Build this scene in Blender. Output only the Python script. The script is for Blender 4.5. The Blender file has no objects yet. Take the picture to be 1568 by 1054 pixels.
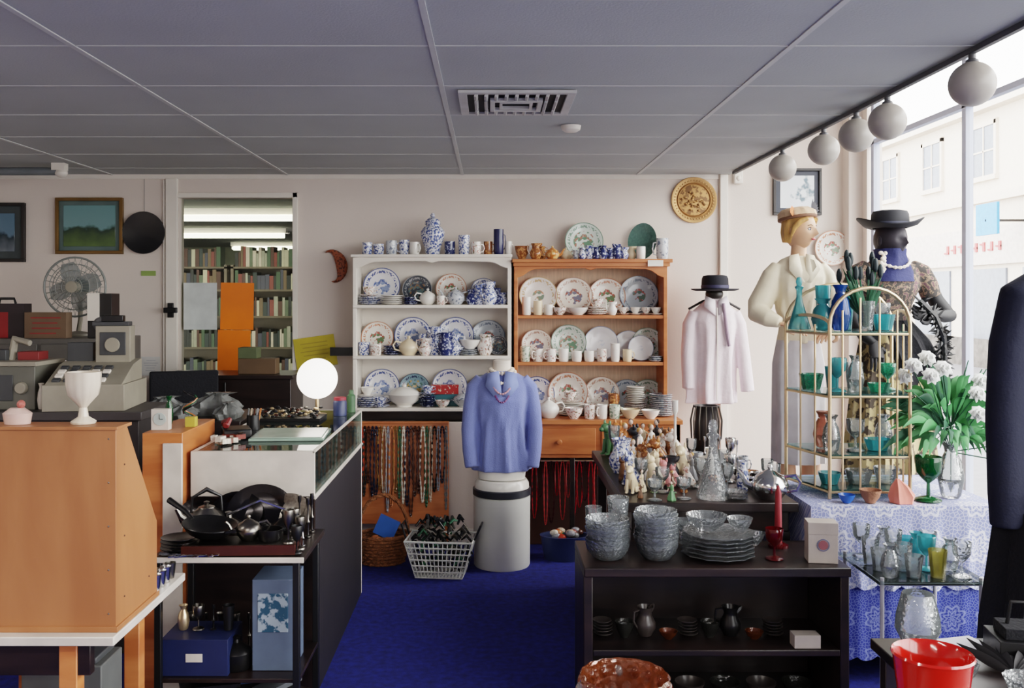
import bpy, bmesh, math, random
from math import sin, cos, pi, radians
from mathutils import Vector, Matrix, Euler
R = random.Random(7)

# ------------------------------------------------------------------ materials
def lin(c):
    o = []
    for x in c[:3]:
        x = x/255.0
        o.append(x/12.92 if x <= 0.04045 else ((x+0.055)/1.055)**2.4)
    return (o[0], o[1], o[2], 1.0)

MC = {}
def base_nodes(name):
    m = bpy.data.materials.new(name); m.use_nodes = True
    nt = m.node_tree
    return m, nt, nt.nodes['Principled BSDF']

def M(name, col, rough=0.5, metal=0.0, var=0.12, scale=9.0, bump=0.0, bscale=60.0, emit=0.0, coat=0.0, stretch=None, sheen=0.0):
    if name in MC: return MC[name]
    m, nt, p = base_nodes(name)
    c = lin(col)
    tc = nt.nodes.new('ShaderNodeTexCoord')
    mp = nt.nodes.new('ShaderNodeMapping')
    if stretch: mp.inputs['Scale'].default_value = stretch
    nt.links.new(tc.outputs['Object'], mp.inputs['Vector'])
    n = nt.nodes.new('ShaderNodeTexNoise'); n.inputs['Scale'].default_value = scale; n.inputs['Detail'].default_value = 4
    nt.links.new(mp.outputs['Vector'], n.inputs['Vector'])
    r = nt.nodes.new('ShaderNodeValToRGB')
    r.color_ramp.elements[0].position = 0.3; r.color_ramp.elements[1].position = 0.7
    r.color_ramp.elements[0].color = tuple(x*(1-var) for x in c[:3])+(1,)
    r.color_ramp.elements[1].color = tuple(min(1, x*(1+var)) for x in c[:3])+(1,)
    nt.links.new(n.outputs['Fac'], r.inputs['Fac'])
    nt.links.new(r.outputs['Color'], p.inputs['Base Color'])
    p.inputs['Roughness'].default_value = rough
    p.inputs['Metallic'].default_value = metal
    p.inputs['Coat Weight'].default_value = coat
    if sheen: p.inputs['Sheen Weight'].default_value = sheen
    if emit:
        p.inputs['Emission Color'].default_value = c
        p.inputs['Emission Strength'].default_value = emit
    if bump:
        n2 = nt.nodes.new('ShaderNodeTexNoise'); n2.inputs['Scale'].default_value = bscale
        nt.links.new(mp.outputs['Vector'], n2.inputs['Vector'])
        b = nt.nodes.new('ShaderNodeBump'); b.inputs['Strength'].default_value = bump; b.inputs['Distance'].default_value = 0.01
        nt.links.new(n2.outputs['Fac'], b.inputs['Height'])
        nt.links.new(b.outputs['Normal'], p.inputs['Normal'])
    MC[name] = m
    return m

def china(name, base, c2, scale=22.0, t=0.55, c3=None, rough=0.15):
    """glazed china with a blotchy printed pattern"""
    if name in MC: return MC[name]
    m, nt, p = base_nodes(name)
    tc = nt.nodes.new('ShaderNodeTexCoord')
    n = nt.nodes.new('ShaderNodeTexNoise'); n.inputs['Scale'].default_value = scale; n.inputs['Detail'].default_value = 3
    nt.links.new(tc.outputs['Object'], n.inputs['Vector'])
    r = nt.nodes.new('ShaderNodeValToRGB')
    e = r.color_ramp.elements
    e[0].position = t-0.03; e[0].color = lin(base)
    e[1].position = t+0.03; e[1].color = lin(c2)
    if c3:
        x = e.new(t+0.09); x.color = lin(c3)
    nt.links.new(n.outputs['Fac'], r.inputs['Fac'])
    nt.links.new(r.outputs['Color'], p.inputs['Base Color'])
    p.inputs['Roughness'].default_value = rough
    MC[name] = m
    return m

def platemat(name, base, rim, motif, motif2, band=True, msize=0.45):
    """unit-radius plate: rim line, patterned band, central motif"""
    if name in MC: return MC[name]
    m, nt, p = base_nodes(name)
    N = nt.nodes.new; L = nt.links.new
    tc = N('ShaderNodeTexCoord')
    mul = N('ShaderNodeVectorMath'); mul.operation = 'MULTIPLY'; mul.inputs[1].default_value = (1, 1, 0)
    L(tc.outputs['Object'], mul.inputs[0])
    ln = N('ShaderNodeVectorMath'); ln.operation = 'LENGTH'; L(mul.outputs[0], ln.inputs[0])
    noi = N('ShaderNodeTexNoise'); noi.inputs['Scale'].default_value = 4.5; noi.inputs['Detail'].default_value = 3
    L(tc.outputs['Object'], noi.inputs['Vector'])
    th = N('ShaderNodeMath'); th.operation = 'GREATER_THAN'; th.inputs[1].default_value = 0.5; L(noi.outputs['Fac'], th.inputs[0])
    cen = N('ShaderNodeMath'); cen.operation = 'LESS_THAN'; cen.inputs[1].default_value = msize; L(ln.outputs['Value'], cen.inputs[0])
    f1 = N('ShaderNodeMath'); f1.operation = 'MULTIPLY'; L(th.outputs[0], f1.inputs[0]); L(cen.outputs[0], f1.inputs[1])
    noi2 = N('ShaderNodeTexNoise'); noi2.inputs['Scale'].default_value = 7; L(tc.outputs['Object'], noi2.inputs['Vector'])
    mr = N('ShaderNodeValToRGB'); mr.color_ramp.interpolation = 'CONSTANT'
    mr.color_ramp.elements[0].color = lin(motif); mr.color_ramp.elements[1].color = lin(motif2); mr.color_ramp.elements[1].position = 0.5
    L(noi2.outputs['Fac'], mr.inputs['Fac'])
    mx = N('ShaderNodeMix'); mx.data_type = 'RGBA'; mx.inputs['A'].default_value = lin(base)
    L(f1.outputs[0], mx.inputs['Factor']); L(mr.outputs['Color'], mx.inputs['B'])
    rr = N('ShaderNodeValToRGB'); rr.color_ramp.interpolation = 'CONSTANT'
    e = rr.color_ramp.elements
    e[0].position = 0; e[0].color = (0, 0, 0, 1)
    e[1].position = 0.72; e[1].color = (0.42, 0.42, 0.42, 1) if band else (0, 0, 0, 1)
    a = e.new(0.86); a.color = (0, 0, 0, 1)
    a = e.new(0.95); a.color = (1, 1, 1, 1)
    L(ln.outputs['Value'], rr.inputs['Fac'])
    ad = N('ShaderNodeMath'); ad.operation = 'ADD'; L(rr.outputs['Color'], ad.inputs[0])
    noi3 = N('ShaderNodeTexNoise'); noi3.inputs['Scale'].default_value = 11; L(tc.outputs['Object'], noi3.inputs['Vector'])
    L(noi3.outputs['Fac'], ad.inputs[1])
    g = N('ShaderNodeMath'); g.operation = 'GREATER_THAN'; g.inputs[1].default_value = 0.93; L(ad.outputs[0], g.inputs[0])
    mx2 = N('ShaderNodeMix'); mx2.data_type = 'RGBA'; L(mx.outputs['Result'], mx2.inputs['A']); mx2.inputs['B'].default_value = lin(rim)
    L(g.outputs[0], mx2.inputs['Factor'])
    L(mx2.outputs['Result'], p.inputs['Base Color'])
    p.inputs['Roughness'].default_value = 0.15
    MC[name] = m
    return m

def glass(name, tint, dif=0.12, rough=0.03, refl=1.0, clearness=0.6, bump=0.0):
    """thin-walled glass: tinted transmission + fresnel reflection + a little body colour"""
    if name in MC: return MC[name]
    m = bpy.data.materials.new(name); m.use_nodes = True
    nt = m.node_tree; nt.nodes.clear(); N = nt.nodes.new; L = nt.links.new
    out = N('ShaderNodeOutputMaterial')
    t = lin(tint); tt = tuple(x+(1-x)*clearness for x in t[:3])+(1,)
    tr = N('ShaderNodeBsdfTransparent'); tr.inputs[0].default_value = tt
    gl = N('ShaderNodeBsdfGlossy'); gl.inputs['Roughness'].default_value = rough
    df = N('ShaderNodeBsdfDiffuse'); tl = N('ShaderNodeBsdfTranslucent')
    noi = N('ShaderNodeTexNoise'); noi.inputs['Scale'].default_value = 14
    cr = N('ShaderNodeValToRGB'); cr.color_ramp.elements[0].color = tuple(x*0.8 for x in t[:3])+(1,); cr.color_ramp.elements[1].color = t
    L(noi.outputs['Fac'], cr.inputs['Fac'])
    L(cr.outputs['Color'], df.inputs[0]); L(cr.outputs['Color'], tl.inputs[0])
    md = N('ShaderNodeMixShader'); md.inputs[0].default_value = 0.5; L(df.outputs[0], md.inputs[1]); L(tl.outputs[0], md.inputs[2])
    m1 = N('ShaderNodeMixShader'); m1.inputs[0].default_value = dif; L(tr.outputs[0], m1.inputs[1]); L(md.outputs[0], m1.inputs[2])
    fr = N('ShaderNodeLayerWeight'); fr.inputs['Blend'].default_value = 0.35
    if bump:
        tc = N('ShaderNodeTexCoord'); vo = N('ShaderNodeTexVoronoi'); vo.inputs['Scale'].default_value = 90; L(tc.outputs['Object'], vo.inputs['Vector'])
        bp = N('ShaderNodeBump'); bp.inputs['Strength'].default_value = bump; bp.inputs['Distance'].default_value = .004; L(vo.outputs['Distance'], bp.inputs['Height'])
        L(bp.outputs['Normal'], gl.inputs['Normal']); L(bp.outputs['Normal'], fr.inputs['Normal'])
    mm = N('ShaderNodeMath'); mm.operation = 'MULTIPLY'; mm.inputs[1].default_value = refl; L(fr.outputs['Fresnel'], mm.inputs[0])
    m2 = N('ShaderNodeMixShader'); L(mm.outputs[0], m2.inputs[0]); L(m1.outputs[0], m2.inputs[1]); L(gl.outputs[0], m2.inputs[2])
    L(m2.outputs[0], out.inputs['Surface'])
    MC[name] = m
    return m

def lace(name, ground, thread, sc=7.0):
    """round medallion lace: concentric rings with petals on a fine net"""
    if name in MC: return MC[name]
    m, nt, p = base_nodes(name); N = nt.nodes.new; L = nt.links.new
    def math_(op, a, b=None):
        q = N('ShaderNodeMath'); q.operation = op
        for i, v in enumerate((a, b)):
            if v is None: continue
            if isinstance(v, (int, float)): q.inputs[i].default_value = v
            else: L(v, q.inputs[i])
        return q.outputs[0]
    tc = N('ShaderNodeTexCoord'); sp = N('ShaderNodeSeparateXYZ'); L(tc.outputs['Object'], sp.inputs[0])
    u = math_('MULTIPLY', sp.outputs['X'], sc); v = math_('MULTIPLY', math_('ADD', sp.outputs['Z'], sp.outputs['Y']), sc)
    fu = math_('SUBTRACT', math_('FRACT', u), .5); fv = math_('SUBTRACT', math_('FRACT', v), .5)
    r = math_('SQRT', math_('ADD', math_('MULTIPLY', fu, fu), math_('MULTIPLY', fv, fv)))
    a = math_('ARCTAN2', fv, fu)
    pet = math_('MULTIPLY', math_('COSINE', math_('MULTIPLY', a, 8)), .045)
    rp = math_('ADD', r, pet)
    rings = math_('GREATER_THAN', math_('SINE', math_('MULTIPLY', rp, 46)), .15)
    inside = math_('LESS_THAN', rp, .40)
    med = math_('MULTIPLY', rings, inside)
    cb = N('ShaderNodeCombineXYZ'); L(u, cb.inputs['X']); L(v, cb.inputs['Y'])
    v2 = N('ShaderNodeTexVoronoi'); v2.voronoi_dimensions = '2D'; v2.feature = 'DISTANCE_TO_EDGE'; v2.inputs['Scale'].default_value = 13; L(cb.outputs[0], v2.inputs['Vector'])
    net = math_('MULTIPLY', math_('LESS_THAN', v2.outputs['Distance'], .10), .65)
    fac = math_('MAXIMUM', med, net)
    mx = N('ShaderNodeMix'); mx.data_type = 'RGBA'; mx.inputs['A'].default_value = lin(ground); mx.inputs['B'].default_value = lin(thread)
    L(fac, mx.inputs['Factor']); L(mx.outputs['Result'], p.inputs['Base Color']); p.inputs['Roughness'].default_value = 0.9
    MC[name] = m
    return m

def wood(name, c1, c2, rough=0.45, axis=(1, 1, 8), sc=3.0):
    if name in MC: return MC[name]
    m, nt, p = base_nodes(name); N = nt.nodes.new; L = nt.links.new
    tc = N('ShaderNodeTexCoord'); mp = N('ShaderNodeMapping'); mp.inputs['Scale'].default_value = axis; L(tc.outputs['Object'], mp.inputs[0])
    n = N('ShaderNodeTexNoise'); n.inputs['Scale'].default_value = sc; n.inputs['Detail'].default_value = 6; n.inputs['Distortion'].default_value = 0.6; L(mp.outputs[0], n.inputs['Vector'])
    r = N('ShaderNodeValToRGB'); r.color_ramp.elements[0].position = 0.35; r.color_ramp.elements[1].position = 0.65
    r.color_ramp.elements[0].color = lin(c1); r.color_ramp.elements[1].color = lin(c2)
    L(n.outputs['Fac'], r.inputs['Fac']); L(r.outputs['Color'], p.inputs['Base Color']); p.inputs['Roughness'].default_value = rough
    MC[name] = m
    return m

# ------------------------------------------------------------------ mesh builder
class B:
    def __init__(s): s.v = []; s.f = []; s.mi = []; s.mats = []
    def add(s, vs, fs, m, T=None):
        o = len(s.v)
        for p in vs:
            p = Vector(p); s.v.append(T @ p if T else p)
        if m not in s.mats: s.mats.append(m)
        i = s.mats.index(m)
        for f in fs: s.f.append([a+o for a in f]); s.mi.append(i)
        return s
    def box(s, c, d, m, rot=None, T=None):
        x, y, z = d[0]/2, d[1]/2, d[2]/2
        vs = [Vector(p) for p in [(-x,-y,-z),(x,-y,-z),(x,y,-z),(-x,y,-z),(-x,-y,z),(x,-y,z),(x,y,z),(-x,y,z)]]
        if rot:
            E = Euler([radians(a) for a in rot]).to_matrix(); vs = [E @ v for v in vs]
        vs = [v+Vector(c) for v in vs]
        return s.add(vs, [(0,3,2,1),(4,5,6,7),(0,1,5,4),(1,2,6,5),(2,3,7,6),(3,0,4,7)], m, T)
    def bx(s, x0, x1, y0, y1, z0, z1, m):
        return s.box(((x0+x1)/2, (y0+y1)/2, (z0+z1)/2), (x1-x0, y1-y0, z1-z0), m)
    def lathe(s, prof, m, seg=24, c=(0,0,0), T=None, flute=0, fn=12):
        vs = []; rings = []
        for (r, z) in prof:
            if r < 1e-6:
                rings.append([len(vs)]); vs.append(Vector((c[0], c[1], c[2]+z)))
            else:
                k = []
                for i in range(seg):
                    a = 2*pi*i/seg; q = r*(1+flute*cos(fn*a))
                    k.append(len(vs)); vs.append(Vector((c[0]+q*cos(a), c[1]+q*sin(a), c[2]+z)))
                rings.append(k)
        fs = []
        for a, b in zip(rings[:-1], rings[1:]):
            if len(a) == 1 and len(b) == 1: continue
            for i in range(seg):
                j = (i+1) % seg
                if len(a) == 1: fs.append((a[0], b[j], b[i]))
                elif len(b) == 1: fs.append((a[i], a[j], b[0]))
                else: fs.append((a[i], a[j], b[j], b[i]))
        return s.add(vs, fs, m, T)
    def tube(s, pts, r, m, seg=8, closed=False, T=None):
        pts = [Vector(p) for p in pts]; n = len(pts)
        rs = r if isinstance(r, (list, tuple)) else [r]*n
        vs = []; fs = []; up = None
        for i, p in enumerate(pts):
            if closed: t = (pts[(i+1) % n]-pts[i-1])
            else: t = pts[min(i+1, n-1)]-pts[max(i-1, 0)]
            t = t.normalized() if t.length > 1e-9 else Vector((0,0,1))
            if up is None:
                up = Vector((0,0,1)) if abs(t.z) < 0.9 else Vector((1,0,0))
            u = (up - t*up.dot(t))
            u = u.normalized() if u.length > 1e-6 else t.orthogonal().normalized()
            w = t.cross(u); up = u
            for k in range(seg):
                a = 2*pi*k/seg
                vs.append(p+(u*cos(a)+w*sin(a))*rs[i])
        m_ = n if closed else n-1
        for i in range(m_):
            i2 = (i+1) % n
            for k in range(seg):
                k2 = (k+1) % seg
                fs.append((i*seg+k, i*seg+k2, i2*seg+k2, i2*seg+k))
        if not closed:
            fs.append(tuple(reversed(range(seg)))); fs.append(tuple(range((n-1)*seg, n*seg)))
        return s.add(vs, fs, m, T)
    def sph(s, c, r, m, seg=14, rg=9, T=None):
        if not isinstance(r, (tuple, list)): r = (r, r, r)
        prof = [(sin(pi*i/rg), -cos(pi*i/rg)) for i in range(rg+1)]
        prof[0] = (0, -1); prof[-1] = (0, 1)
        T2 = Matrix.Translation(c) @ Matrix.Diagonal((r[0], r[1], r[2], 1))
        if T: T2 = T @ T2
        return s.lathe(prof, m, seg, T=T2)
    def rings(s, rg, m, n=32, T=None, cap=True):
        """rg: list of (z,cx,cy,rx,ry,fold,nf,phase)"""
        vs = []; fs = []
        for q in rg:
            z, cx, cy, rx, ry = q[:5]; fo = q[5] if len(q) > 5 else 0; nf = q[6] if len(q) > 6 else 7; ph = q[7] if len(q) > 7 else 0
            for i in range(n):
                a = 2*pi*i/n; k = 1+fo*sin(nf*a+ph)+fo*.5*sin((nf*2+1)*a+ph*2)
                vs.append((cx+rx*k*cos(a), cy+ry*k*sin(a), z))
        for j in range(len(rg)-1):
            for i in range(n):
                k = (i+1) % n
                fs.append((j*n+i, j*n+k, (j+1)*n+k, (j+1)*n+i))
        if cap:
            fs.append(tuple(reversed(range(n)))); fs.append(tuple(range((len(rg)-1)*n, len(rg)*n)))
        return s.add(vs, fs, m, T)
    def mesh(s, name, ang=40):
        me = bpy.data.meshes.new(name)
        me.from_pydata([tuple(v) for v in s.v], [], s.f)
        for m in s.mats: me.materials.append(m)
        me.polygons.foreach_set('material_index', s.mi)
        bm = bmesh.new(); bm.from_mesh(me); bmesh.ops.recalc_face_normals(bm, faces=bm.faces); bm.to_mesh(me); bm.free()
        me.shade_smooth()
        try: me.set_sharp_from_angle(angle=radians(ang))
        except Exception: pass
        return me
    def obj(s, name, loc=(0,0,0), rot=(0,0,0), sc=1, bevel=0, parent=None, ang=40):
        o = place(name, s.mesh(name, ang), loc, rot, sc, parent)
        if bevel:
            b = o.modifiers.new('bevel', 'BEVEL'); b.width = bevel; b.segments = 2; b.limit_method = 'ANGLE'; b.angle_limit = radians(50)
        return o

def place(name, me, loc=(0,0,0), rot=(0,0,0), sc=1, parent=None):
    o = bpy.data.objects.new(name, me)
    bpy.context.scene.collection.objects.link(o)
    o.location = loc; o.rotation_euler = [radians(a) for a in rot]
    o.scale = (sc, sc, sc) if not isinstance(sc, (tuple, list)) else sc
    if parent: o.parent = parent
    return o
def empty(name, loc=(0,0,0)):
    o = bpy.data.objects.new(name, None); bpy.context.scene.collection.objects.link(o); o.location = loc; o.empty_display_size = .1
    return o

# ------------------------------------------------------------------ palette
wallm = M('painted_wall', (222, 210, 200), .85, var=.03, scale=2, bump=.06, bscale=90)
white = M('white_paint', (232, 225, 214), .5, var=.03)
ceilm = M('ceiling_tile', (180, 184, 184), .9, var=.05, scale=1.6, bump=.1, bscale=120)
gridm = M('ceiling_tbar', (200, 202, 200), .6, var=.03)
carpet = M('blue_carpet', (26, 34, 116), .95, var=.35, scale=30, bump=.5, bscale=300)
pine = wood('pine', (172, 96, 52), (198, 122, 72), .4, (1, 1, 6))
pineh = wood('pine_boards', (168, 94, 52), (194, 120, 70), .4, (.6, 4, 4))
bureauw = wood('bureau_ply', (152, 96, 60), (174, 116, 76), .4, (3, 3, .6), 2)
darkw = wood('dark_wood', (22, 15, 15), (40, 28, 26), .35, (1, 6, 6))
black = M('black_plastic', (14, 14, 16), .4)
blackc = M('black_cloth', (14, 15, 22), .9, bump=.4, bscale=80)
chrome = M('silver_plate', (205, 205, 205), .14, 1.0, var=.1)
dsilver = M('tarnished_silver', (120, 116, 110), .28, 1.0, var=.3)
castiron = M('black_iron', (26, 25, 26), .3, .4)
brass = M('brass', (222, 196, 156), .28, .85, var=.1)
wchina = M('white_china', (236, 232, 224), .15, var=.03)
cream = M('cream_china', (226, 208, 176), .2, var=.05)
brownp = china('brown_pottery', (140, 84, 50), (200, 144, 90), 60)
bluech = china('blue_willow_china', (222, 224, 230), (70, 88, 146), 80, .52)
navych = china('navy_china', (44, 52, 96), (190, 196, 214), 70, .58)
floral = china('floral_china', (236, 230, 222), (196, 120, 110), 70, .58, (110, 132, 100))
greench = china('sage_china', (214, 220, 204), (130, 152, 132), 60, .55)
greych = china('grey_china', (196, 200, 204), (110, 118, 136), 60, .58)
redch = china('red_tin', (168, 44, 40), (230, 214, 190), 50, .62)
clear = glass('clear_glass', (226, 236, 240), .18, clearness=.92, bump=.25)
cutg = glass('cut_glass', (232, 242, 248), .17, .05, 1.0, .96, bump=.8)
aqua = glass('aqua_glass', (100, 208, 218), .45, clearness=.5)
blueg = glass('blue_glass', (50, 116, 210), .5, clearness=.3)
greeng = glass('green_glass', (80, 190, 156), .45, clearness=.45)
dgreen = glass('emerald_glass', (20, 120, 60), .45, clearness=.3)
amber = glass('amber_glass', (176, 96, 50), .3, clearness=.5, bump=.3)
yellg = glass('yellow_glass', (214, 206, 110), .3)
redg = glass('ruby_glass', (150, 18, 30), .35, clearness=.1)
pinkg = glass('pink_glass', (240, 160, 130), .45)
shelfg = glass('shelf_glass', (200, 228, 222), .06)
paneg = glass('window_pane', (250, 252, 252), 0.0, .02, .5)

# ------------------------------------------------------------------ room shell
H = 2.46; XR = 1.635; XC = 1.585; XW = 2.5; YB = 6.5
b = B(); b.bx(-4, XW+.1, -2.6, YB+.1, -.1, 0, carpet); b.obj('floor')
b = B()
b.bx(-4, -2.14, YB, YB+.1, 0, H, wallm); b.bx(-1.36, XR, YB, YB+.1, 0, H, wallm)
b.bx(-2.14, -1.36, YB, YB+.1, 0, .95, wallm); b.bx(-2.14, -1.36, YB, YB+.1, 2.30, H, wallm)
b.bx(XR, XW+.1, YB, YB+.1, 0, 3.1, wallm)
b.obj('wall_back')
b = B(); b.bx(-4.1, -4, -2.6, YB+.1, 0, H, wallm); b.obj('wall_left')
b = B(); b.bx(-4, XW+.1, -2.7, -2.6, 0, 3.1, wallm); b.obj('wall_front')
b = B(); b.bx(-4.1, XR, -2.7, YB+.1, H, H+.1, ceilm)
b.bx(XR-.03, XR, -2.6, YB, H+.1, 3.1, wallm)
b.obj('ceiling')
b = B(); b.bx(XR, XW+.1, -2.6, YB+.1, 3.1, 3.2, white); b.obj('ceiling_window_bay')
b = B()
x = -0.1975-3.6
while x < XR:
    b.bx(x-.010, x+.010, -2.6, YB, H-.004, H+.001, gridm); x += 1.2
y = 3.163-5.4
while y < YB:
    b.bx(-4, XR, y-.005, y+.005, H-.0025, H+.001, gridm); y += .6
b.obj('trim_1')
b = B(); b.bx(-4, XC, YB-.012, YB, H-.03, H, white); b.obj('trim_2')
b = B(); b.bx(-2.225, -2.145, YB-.03, YB, 0, H-.03, white); b.bx(-1.36, -1.325, YB-.02, YB, 0, 2.335, white)
b.bx(-2.145, -1.325, YB-.02, YB, 2.30, 2.335, white); b.bx(-2.145, -1.325, YB-.03, YB, .93, .95, white); b.obj('trim_3', bevel=.003)
b = B(); b.bx(1.565, 1.62, YB-.03, YB, 0, H, white); b.obj('trim_4', bevel=.004)
b = B(); b.bx(-4, -2.3, YB-.015, YB, 0, .1, white); b.bx(-1.3, 1.5, YB-.015, YB, 0, .1, white); b.obj('baseboard_back')
frame = M('window_frame_paint', (176, 184, 204), .5, var=.03)
b = B()
b.bx(XW, XW+.1, -2.6, YB, 0, .35, wallm); b.bx(XW, XW+.1, -2.6, YB, 3.0, 3.1, wallm)
b.bx(XW, XW+.1, 6.3, YB, 0, 3.1, wallm); b.bx(2.41, XW, 6.38, YB, 0, 3.1, wallm)
b.obj('wall_right')
b = B()
yy = [6.2, 5.0, 3.8, 2.6, 1.4, .2, -1.0, -2.2]
for q in yy: b.bx(XW-.005, XW+.035, q-.022, q+.022, .35, 3.0, frame)
b.bx(XW-.02, XW+.05, -2.6, 6.3, .35, .41, frame); b.bx(XW-.02, XW+.05, -2.6, 6.3, 2.94, 3.0, frame)
b.bx(XW-.005, XW+.035, -2.6, 6.3, 2.62, 2.65, frame)
b.add([(XW+.015, -2.6, .4), (XW+.015, 6.3, .4), (XW+.015, 6.3, 2.95), (XW+.015, -2.6, 2.95)], [(0,1,2,3)], paneg)
b.obj('window_1')
b = B(); b.bx(1.42, 2.48, 4.68, 5.95, 0, .3, M('platform_grey', (170, 168, 176), .8)); b.obj('window_display_platform', bevel=.005)

# ------------------------------------------------------------------ back room seen through internal window
b = B()
brw = M('back_room_wall', (116, 120, 100), .9)
b.bx(-6, 0, 6.6, 16, -.1, 0, M('back_room_floor', (60, 60, 66), .9)); b.obj('floor_back_room')
b = B(); b.bx(-6, 0, 6.6, 16, H, H+.1, M('back_room_ceiling', (92, 96, 90), .9)); b.obj('ceiling_back_room')
b = B(); b.bx(-6, 0, 16, 16.1, 0, H, brw); b.obj('wall_back_room_far')
b = B(); b.bx(-6.1, -6, 6.6, 16, 0, H, brw); b.obj('wall_back_room_left')
b = B(); b.bx(0, .1, 6.6, 16, 0, H, brw); b.obj('wall_back_room_right')
b = B(); b.add([(-2.14, YB+.05, .95), (-1.36, YB+.05, .95), (-1.36, YB+.05, 2.3), (-2.14, YB+.05, 2.3)], [(0,1,2,3)], glass('interior_pane', (206, 212, 196), .05, .02, .35)); b.obj('window_2')
tubem = M('fluorescent_tube', (250, 246, 222), .5, emit=5.0)
for (x0, x1, yv) in [(-3.9, -2.5, 11.6), (-4.0, -2.2, 14.6), (-3.4, -1.6, 9.0)]:
    b = B(); b.bx(x0, x1, yv-.06, yv+.06, H-.06, H-.001, white); b.tube([(x0+.03, yv, H-.09), (x1-.03, yv, H-.09)], .03, tubem); b.tube([(x0+.03, yv-.08, H-.09), (x1-.03, yv-.08, H-.09)], .02, tubem); b.obj('added_fill_batten_light')
bookcols = [M('book_%d' % i, c, .7) for i, c in enumerate([(170,166,140), (60,80,56), (140,140,120), (40,50,46), (110,54,44), (84,96,74), (180,170,150), (60,62,72), (40,42,38), (34,40,34), (96,80,56), (70,46,34)])]
for bxx in (-3.75, -2.75):
    par = empty('bookcase', (bxx, 10, 0))
    b = B(); sh = M('bookcase_brown', (88, 78, 58), .6)
    x0, x1 = 0, .96
    b.bx(x0, x0+.03, 0, .25, 0, 1.96, sh); b.bx(x1-.03, x1, 0, .25, 0, 1.96, sh); b.bx(x0, x1, .23, .25, 0, 1.96, sh)
    for z in (.1, .43, .76, 1.09, 1.42, 1.70, 1.94): b.bx(x0, x1, 0, .25, z-.02, z, sh)
    b.obj('shelves', parent=par)
    b = B()
    for z in (.1, .43, .76, 1.09, 1.42, 1.70, 1.94):
        xx = x0+.04
        while xx < x1-.08:
            w = R.uniform(.018, .045); h = R.uniform(.14, .22)
            b.bx(xx, xx+w, .02, .2, z, z+h, R.choice(bookcols)); xx += w+.002
    b.obj('books', parent=par)

# ------------------------------------------------------------------ crockery library (cached meshes)
CC = {}
def mug(m, r=.038, h=.085):
    k = ('mug', m.name, r, h)
    if k not in CC:
        b = B(); b.lathe([(0,0),(r*.86,0),(r*.95,h*.1),(r,h*.5),(r,h),(r*.92,h),(r*.9,h*.12),(0,h*.1)], m, 20)
        b.tube([(r*.95,0,h*.8),(r*1.45,0,h*.78),(r*1.65,0,h*.5),(r*1.4,0,h*.25),(r*.95,0,h*.22)], r*.13, m, 6)
        CC[k] = b.mesh('mug')
    return CC[k]
def cup(m, m2=None, s=1.0):
    m2 = m2 or m; k = ('cup', m.name, m2.name, s)
    if k not in CC:
        b = B(); b.lathe([(0,0),(.035*s,0),(.06*s,.012*s),(.062*s,.015*s),(.03*s,.008*s),(0,.008*s)], m2, 22)
        b.lathe([(0,.009*s),(.02*s,.009*s),(.022*s,.02*s),(.036*s,.04*s),(.042*s,.065*s),(.039*s,.065*s),(.032*s,.04*s),(0,.022*s)], m, 22)
        b.tube([(.038*s,0,.058*s),(.055*s,0,.058*s),(.058*s,0,.042*s),(.034*s,0,.032*s)], .004*s, m, 6)
        CC[k] = b.mesh('cup')
    return CC[k]
def teapot(m, s=1.0):
    k = ('tp', m.name, s)
    if k not in CC:
        b = B(); b.lathe([(0,0),(.045,0),(.05,.006),(.075,.04),(.078,.065),(.06,.1),(.035,.112),(.03,.118),(.012,.126),(.008,.13),(.013,.138),(.01,.148),(0,.15)], m, 24)
        b.tube([(.06,0,.045),(.1,0,.06),(.118,0,.1),(.135,0,.118)], [.02,.014,.009,.008], m, 8)
        b.tube([(-.06,0,.1),(-.105,0,.108),(-.125,0,.08),(-.11,0,.045),(-.068,0,.035)], .007, m, 6)
        for i, v in enumerate(b.v): b.v[i] = v*s
        CC[k] = b.mesh('teapot')
    return CC[k]
def jug(m, s=1.0):
    s = round(s, 2); k = ('jug', m.name, s)
    if k not in CC:
        b = B(); b.lathe([(0,0),(.03,0),(.032,.006),(.045,.03),(.046,.055),(.03,.085),(.028,.1),(.038,.125),(.034,.125),(.024,.1),(0,.09)], m, 20)
        b.tube([(-.03,0,.115),(-.062,0,.11),(-.066,0,.07),(-.042,0,.035)], .005, m, 6)
        b.tube([(.025,0,.105),(.04,0,.118),(.05,0,.127)], [.016,.012,.004], m, 6)
        for i, v in enumerate(b.v): b.v[i] = v*s
        CC[k] = b.mesh('jug')
    return CC[k]
def bowl(m, r=.07, h=.05, fl=0.0):
    k = ('bowl', m.name, r, h, fl)
    if k not in CC:
        b = B(); b.lathe([(0,0),(r*.45,0),(r*.47,h*.08),(r*.8,h*.45),(r,h),(r*.95,h),(r*.75,h*.48),(r*.4,h*.16),(0,h*.14)], m, 36 if fl else 24, flute=fl)
        CC[k] = b.mesh('bowl')
    return CC[k]
def stack(m, r=.08, n=6, t=.012, fl=0.0):
    k = ('stack', m.name, r, n, t, fl)
    if k not in CC:
        b = B()
        for i in range(n):
            z = i*t
            b.lathe([(0,z),(r*.6,z),(r,z+t*.9),(r,z+t*1.1),(r*.6,z+t*.35),(0,z+t*.3)], m, 36 if fl else 26, c=(R.uniform(-.003,.003),R.uniform(-.003,.003),0), flute=fl)
        CC[k] = b.mesh('stack')
    return CC[k]
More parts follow.
